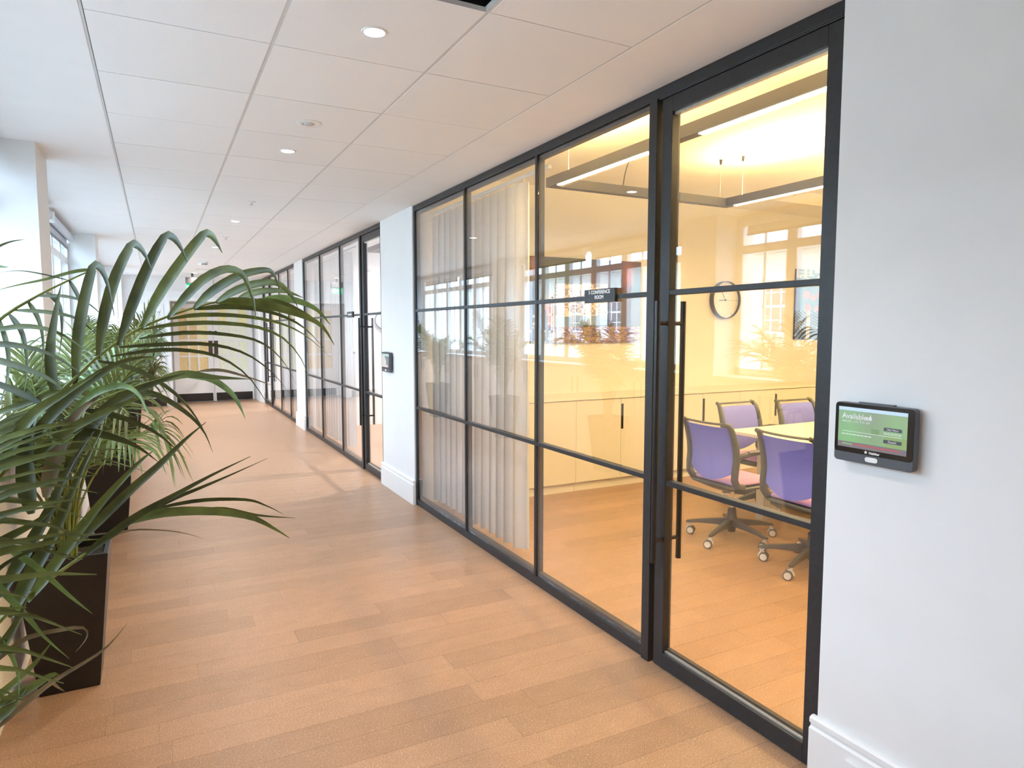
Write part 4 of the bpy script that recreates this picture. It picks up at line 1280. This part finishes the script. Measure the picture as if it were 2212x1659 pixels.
# ---- the palms farther along: generated fronds
def palm(i, nf, hero):
    rnd = random.Random(40+i)
    x, y = PX+(0.02 if i == 2 else 0), PY[i]
    T = thing('areca_palm', 'green areca palm with arching feathery fronds, in the planter '+plab[i], 'plant', (x, y, 0.56), 'areca palms along the windows')
    sticks = 22 if i < 3 else 14
    for k in range(sticks):           # bundle of canes rising from the soil
        a = rnd.uniform(0, 2*PI); r = 0.045*math.sqrt(rnd.random())
        b = Vector((x+r*math.cos(a), y+r*math.sin(a), 0.555))
        tp = Vector((x+1.25*r*math.cos(a)+rnd.uniform(-0.02, 0.02), y+1.25*r*math.sin(a)+rnd.uniform(-0.02, 0.02), 0.555+rnd.uniform(0.45, 0.75)))
        MB().tube([b, b.lerp(tp, 0.5)+Vector((rnd.uniform(-0.008, 0.008), rnd.uniform(-0.008, 0.008), 0)), tp], [0.0065, 0.0055, 0.0035], 6).build('cane', 'stem_green', T, smooth=True)
    MB().tube([(x+0.060*math.cos(a), y+0.060*math.sin(a), 0.84) for a in [2*PI*k/20 for k in range(21)]], 0.0018, 5, cap=False).build('tie_string', 'string', T)
    left = 290
    for k in range(nf):
        az = 2*PI*k/nf*1.0+rnd.uniform(-0.25, 0.25)
        # fronds towards the wall grow steeper and shorter
        toward = math.cos(az)
        L = (rnd.uniform(1.05, 1.4) if i != 1 else rnd.uniform(0.95, 1.2))*(0.80 if toward < -0.3 else 1.0)
        e1 = rnd.uniform(-0.9, 0.35)
        if k % 3 == 0: e1 = rnd.uniform(0.5, 1.0)
        base = (x+0.02*math.cos(az), y+0.02*math.sin(az), 0.56)
        pts, leaves = auto_frond(base, az, rnd.uniform(1.38, 1.53), e1, L, rnd, n=22 if hero else 22, leaflen=rnd.uniform(0.24, 0.31), start=0.42)
        fo = frond_stem(pts, T, 0.006)
        st = MB()
        for (lp, wd, nr) in leaves:
            if hero and left > 0:
                mb = MB(); leaf_geo(mb, spline(lp, 6), wd, nr, 0.2)
                _leaf(mb, rnd.choice(['leaf_mid', 'leaf_mid', 'leaf_dark', 'leaf_light']), fo); left -= 1
            else:
                leaf_geo(st, spline(lp, 5), wd, nr, 0.2)
        if st.v:
            o = st.build('leaflets', ('leaf_mid', 'leaf_light', 'leaf_dark')[k % 3], fo, fix=False); o['kind'] = 'stuff'
    return T
palm(1, 24, True)
palm(2, 20, False)
palm(3, 14, False)
palm(4, 14, False)

# ---- the palm nearest the camera: fronds and leaflets surveyed one by one
x0, y0 = PX, PY[0]
T0 = thing('areca_palm', 'large areca palm whose long leaflets fill the left foreground', 'plant', (x0, y0, 0.56), 'areca palms along the windows')
rnd = random.Random(5)
VN = (-_f+_u2*0.25)
def hero(rachis, leaves, ws=1.0):
    """rachis: list of 3D points or (u,v,d); leaves: (pixel polyline, d0, d1, width, material[, twist])."""
    pts = [Vector(p) if len(p) == 3 and abs(p[0]) < 5 and p[2] < 3 and not isinstance(p[0], int) else P(*p) for p in rachis]
    fo = frond_stem(pts, T0, 0.0055, 0.0012)
    for lf in leaves:
        px, d0, d1, wd, m_ = lf[:5]
        tw = lf[5] if len(lf) > 5 else rnd.uniform(-0.25, 0.25)
        n = len(px)-1
        q = [P(u, v, d0+(d1-d0)*k/n) for k, (u, v) in enumerate(px)]
        leaf_obj(q, wd*0.76*ws, VN, fo, m_, twist=tw, segs=14)
    return fo
S = [(x0, y0, 0.56), (x0+0.01, y0+0.05, 0.95)]
D_, M_, L_, B_ = 'leaf_dark', 'leaf_mid', 'leaf_light', 'leaf_brown'
hero(S+[(-0.35, 1.10, 1.28), (-20, 930, 1.10), (123, 852, 1.15), (213, 769, 1.19), (307, 707, 1.24), (419, 665, 1.30), (514, 645, 1.36), (600, 655, 1.42)], [
    ([(123, 860), (112, 770), (122, 680), (133, 612)], 1.15, 1.10, 0.027, D_, 0.0),
    ([(163, 838), (170, 745), (184, 655), (203, 580), (217, 578), (233, 612), (247, 682)], 1.17, 1.12, 0.028, D_, 0.1),
    ([(213, 775), (226, 695), (250, 605), (284, 534), (299, 532), (314, 550), (328, 585)], 1.19, 1.13, 0.029, D_, 0.1),
    ([(257, 747), (285, 670), (320, 582), (357, 515), (375, 514), (392, 536), (404, 566)], 1.21, 1.15, 0.029, D_, 0.1),
    ([(307, 711), (345, 640), (395, 566), (440, 510), (457, 509), (470, 526), (480, 546)], 1.24, 1.17, 0.030, M_, 0.1),
    ([(362, 689), (400, 646), (440, 606), (479, 585), (508, 584), (530, 600), (548, 650), (553, 692)], 1.27, 1.20, 0.026, M_, 0.1),
    ([(419, 667), (460, 631), (515, 598), (566, 585), (590, 590), (604, 624)], 1.30, 1.24, 0.026, M_, 0.1),
    ([(468, 653), (510, 629), (560, 613), (602, 613), (632, 641), (643, 664)], 1.33, 1.28, 0.023, M_, 0.1),
    ([(514, 646), (560, 631), (612, 629), (655, 643)], 1.36, 1.33, 0.020, M_, 0.1),
    ([(560, 650), (620, 646), (680, 666), (714, 702)], 1.39, 1.40, 0.021, L_, 0.1),
    ([(545, 650), (605, 655), (662, 680), (702, 708)], 1.38, 1.39, 0.018, M_, 0.2),
    ([(468, 653), (540, 655), (620, 671), (690, 700), (722, 745)], 1.33, 1.36, 0.026, M_, 0.0),
    ([(419, 668), (500, 662), (580, 672), (650, 702), (700, 752)], 1.30, 1.34, 0.014, M_, 0.7),
    ([(362, 690), (430, 680), (520, 682), (600, 696), (660, 724), (714, 772)], 1.27, 1.32, 0.011, M_, 0.7),
    ([(307, 712), (380, 700), (470, 697), (560, 707), (620, 736), (660, 792), (669, 848)], 1.24, 1.30, 0.011, M_, 0.7),
    ([(300, 732), (390, 719), (480, 721), (560, 737), (610, 777), (641, 832)], 1.23, 1.29, 0.010, D_, 0.7),
    ([(257, 750), (350, 744), (450, 743), (530, 763), (590, 806), (627, 853)], 1.21, 1.28, 0.010, D_, 0.7),
    ([(240, 770), (330, 757), (400, 756), (470, 769), (530, 806), (572, 862), (582, 892)], 1.20, 1.27, 0.010, D_, 0.7),
    ([(213, 780), (300, 800), (380, 850), (430, 910), (459, 975)], 1.19, 1.24, 0.012, D_, 0.5),
])
hero(S+[(-0.36, 1.0, 1.20), (-60, 1090, 1.00), (60, 965, 1.05), (150, 900, 1.10), (250, 850, 1.15), (350, 818, 1.20), (430, 802, 1.25)], [
    ([(340, 824), (401, 809), (463, 815), (540, 819)], 1.20, 1.22, 0.020, M_, 0.1),
    ([(401, 813), (455, 818), (500, 848), (520, 880), (530, 905)], 1.24, 1.22, 0.016, L_, 0.2),
    ([(430, 802), (480, 800), (540, 816), (592, 834)], 1.25, 1.27, 0.008, B_, 0.3),
    ([(250, 852), (330, 850), (400, 888), (440, 930), (460, 978)], 1.15, 1.17, 0.014, D_, 0.4),
    ([(150, 900), (200, 852), (262, 832), (300, 850), (320, 890), (335, 905)], 1.10, 1.06, 0.015, L_, 0.5),
    ([(80, 950), (82, 900), (92, 888), (108, 925), (112, 945), (130, 958), (160, 940), (180, 925)], 1.07, 1.03, 0.013, L_, 0.5),
    ([(70, 1110), (60, 1010), (66, 935), (84, 890)], 1.03, 1.05, 0.040, D_, 0.0),
    ([(100, 1075), (125, 985), (165, 900), (225, 848)], 1.06, 1.10, 0.035, B_, 0.1),
    ([(140, 1040), (185, 940), (250, 870), (330, 830), (400, 806)], 1.08, 1.16, 0.032, D_, 0.1),
    ([(60, 1000), (150, 930), (250, 880), (330, 850)], 1.04, 1.10, 0.022, M_, 0.2),
    ([(30, 1000), (120, 890), (200, 820), (270, 780), (330, 770)], 1.04, 1.10, 0.024, D_, 0.2),
    ([(0, 1010), (70, 900), (140, 850), (220, 800)], 1.02, 1.07, 0.024, M_, 0.2),
    ([(120, 925), (210, 935), (290, 960), (345, 1000)], 1.09, 1.12, 0.018, D_, 0.4),
    ([(180, 885), (260, 900), (340, 935), (400, 990)], 1.12, 1.15, 0.014, D_, 0.5),
])
hero(S+[(-0.37, 0.98, 1.10), (-40, 1370, 0.96), (44, 1298, 1.00), (159, 1214, 1.07), (238, 1159, 1.12), (300, 1117, 1.17), (345, 1098, 1.19)], [
    ([(159, 1216), (238, 1157), (300, 1112), (377, 1070), (460, 1025), (541, 986)], 1.08, 1.16, 0.017, D_, 0.2),
    ([(300, 1118), (370, 1080), (437, 1052), (500, 1025), (578, 990)], 1.16, 1.22, 0.009, D_, 0.3),
    ([(270, 1132), (350, 1108), (457, 1104), (540, 1116), (590, 1140), (625, 1162)], 1.15, 1.20, 0.021, M_, 0.1),
    ([(330, 1100), (430, 1081), (530, 1079), (575, 1092), (612, 1111)], 1.18, 1.24, 0.009, D_, 0.3),
    ([(400, 1108), (480, 1099), (560, 1113), (638, 1119)], 1.19, 1.25, 0.010, D_, 0.3),
    ([(135, 1200), (210, 1130), (286, 1057), (350, 1000), (400, 950), (445, 912)], 1.06, 1.16, 0.022, D_, 0.1),
    ([(24, 1335), (70, 1240), (120, 1150), (170, 1030), (222, 925)], 0.98, 1.04, 0.030, D_, 0.1),
    ([(60, 1300), (110, 1235), (170, 1150), (230, 1075), (300, 1000), (330, 975)], 1.01, 1.08, 0.024, M_, 0.1),
    ([(0, 1290), (60, 1190), (110, 1100), (150, 1010), (190, 950)], 0.97, 1.02, 0.026, D_, 0.1),
    ([(0, 1171), (79, 1222), (151, 1286), (200, 1326)], 0.96, 0.99, 0.014, L_, 0.2),
    ([(200, 1185), (270, 1148), (345, 1145), (400, 1152), (440, 1164)], 1.10, 1.14, 0.004, B_, 0.2),
])
hero(S+[(-0.40, 0.98, 0.98), (-70, 1160, 0.92), (-40, 1280, 0.94), (-30, 1400, 0.95), (-10, 1540, 0.96)], [
    ([(-40, 1225), (0, 1266), (60, 1330), (99, 1377), (150, 1423)], 0.94, 0.97, 0.016, L_, 0.2),
    ([(-30, 1350), (0, 1381), (28, 1417), (42, 1469), (38, 1522)], 0.95, 0.95, 0.013, L_, 0.2),
    ([(-20, 1440), (0, 1421), (60, 1377), (131, 1360), (180, 1355), (190, 1372), (178, 1392), (163, 1409)], 0.95, 0.99, 0.009, B_, 0.3),
    ([(-20, 1585), (60, 1516), (119, 1469), (222, 1405), (274, 1348)], 0.96, 1.02, 0.011, B_, 0.2),
    ([(-20, 1530), (60, 1489), (115, 1457), (130, 1462)], 0.96, 0.99, 0.017, M_, 0.2),
    ([(-20, 1520), (0, 1502), (68, 1441), (112, 1387)], 0.95, 0.98, 0.017, M_, 0.2),
    ([(105, 1465), (115, 1474), (128, 1485), (141, 1494)], 0.99, 1.0, 0.009, B_, 0.2),
    ([(-20, 1560), (20, 1530), (45, 1500), (60, 1480)], 0.96, 0.97, 0.022, M_, 0.1),
    ([(-30, 1190), (20, 1160), (90, 1120), (150, 1060)], 0.93, 0.96, 0.016, M_, 0.2),
    ([(-30, 1260), (10, 1220), (70, 1190), (140, 1180)], 0.94, 0.96, 0.008, D_, 0.2),
    ([(-30, 1440), (10, 1390), (40, 1340), (60, 1290)], 0.95, 0.95, 0.020, D_, 0.1),
])
hero(S+[(-0.40, 1.05, 1.25), (-60, 760, 1.10), (0, 690, 1.14), (80, 640, 1.19), (150, 605, 1.24), (206, 580, 1.30)], [
    ([(206, 582), (160, 588), (100, 604), (40, 616), (-10, 628)], 1.30, 1.24, 0.017, M_, 0.2),
    ([(150, 606), (90, 592), (40, 585), (-10, 590)], 1.24, 1.22, 0.006, D_, 0.2),
    ([(206, 580), (222, 582), (236, 612), (250, 660)], 1.30, 1.28, 0.014, L_, 0.2),
    ([(150, 606), (170, 640), (180, 690), (175, 740)], 1.24, 1.22, 0.016, D_, 0.2),
    ([(100, 630), (130, 660), (135, 720), (125, 780)], 1.20, 1.19, 0.018, D_, 0.2),
    ([(60, 650), (85, 690), (95, 750), (85, 830)], 1.18, 1.16, 0.018, M_, 0.2),
    ([(20, 678), (50, 720), (60, 790), (50, 860)], 1.15, 1.13, 0.020, D_, 0.2),
    ([(0, 690), (20, 760), (15, 830), (-10, 900)], 1.14, 1.12, 0.020, M_, 0.2),
    ([(80, 640), (140, 640), (190, 655), (230, 690)], 1.19, 1.18, 0.012, D_, 0.3),
    ([(30, 670), (110, 675), (170, 690), (215, 730)], 1.16, 1.16, 0.014, M_, 0.3),
    ([(-20, 715), (60, 705), (130, 720), (190, 760)], 1.13, 1.13, 0.018, M_, 0.3),
    ([(-40, 745), (30, 745), (110, 765), (180, 810)], 1.11, 1.11, 0.020, D_, 0.3),
    ([(-40, 770), (40, 790), (110, 820), (170, 870)], 1.10, 1.09, 0.022, D_, 0.3),
    ([(-20, 545), (0, 532), (25, 522), (55, 517)], 1.10, 1.12, 0.010, D_, 0.1),
    ([(-20, 578), (0, 576), (10, 577), (20, 577)], 1.10, 1.10, 0.009, L_, 0.1),
    ([(-30, 820), (50, 850), (120, 890), (160, 930)], 1.08, 1.07, 0.022, D_, 0.3),
    ([(-30, 900), (60, 870), (130, 845), (200, 835)], 1.07, 1.09, 0.020, M_, 0.3),
    ([(-30, 1020), (30, 930), (90, 880), (150, 850)], 1.05, 1.08, 0.024, D_, 0.2),
], 0.66)
XMAX[0] = 1.0
for k, (az, e1, L) in enumerate(((-2.6, 0.3, 0.9), (-1.9, 0.3, 0.9), (2.9, 0.3, 0.9), (1.28, 0.0, 1.12), (1.42, -0.2, 1.15), (1.34, 0.25, 1.0))):
    pts, leaves = auto_frond((x0, y0, 0.56), az, 1.5, e1, L, rnd, n=16, leaflen=0.28, start=0.5)
    fo = frond_stem(pts, T0, 0.006)
    for (lp, wd, nr) in leaves:
        mb = MB(); leaf_geo(mb, spline(lp, 5), wd, nr, 0.2); _leaf(mb, 'leaf_mid', fo)
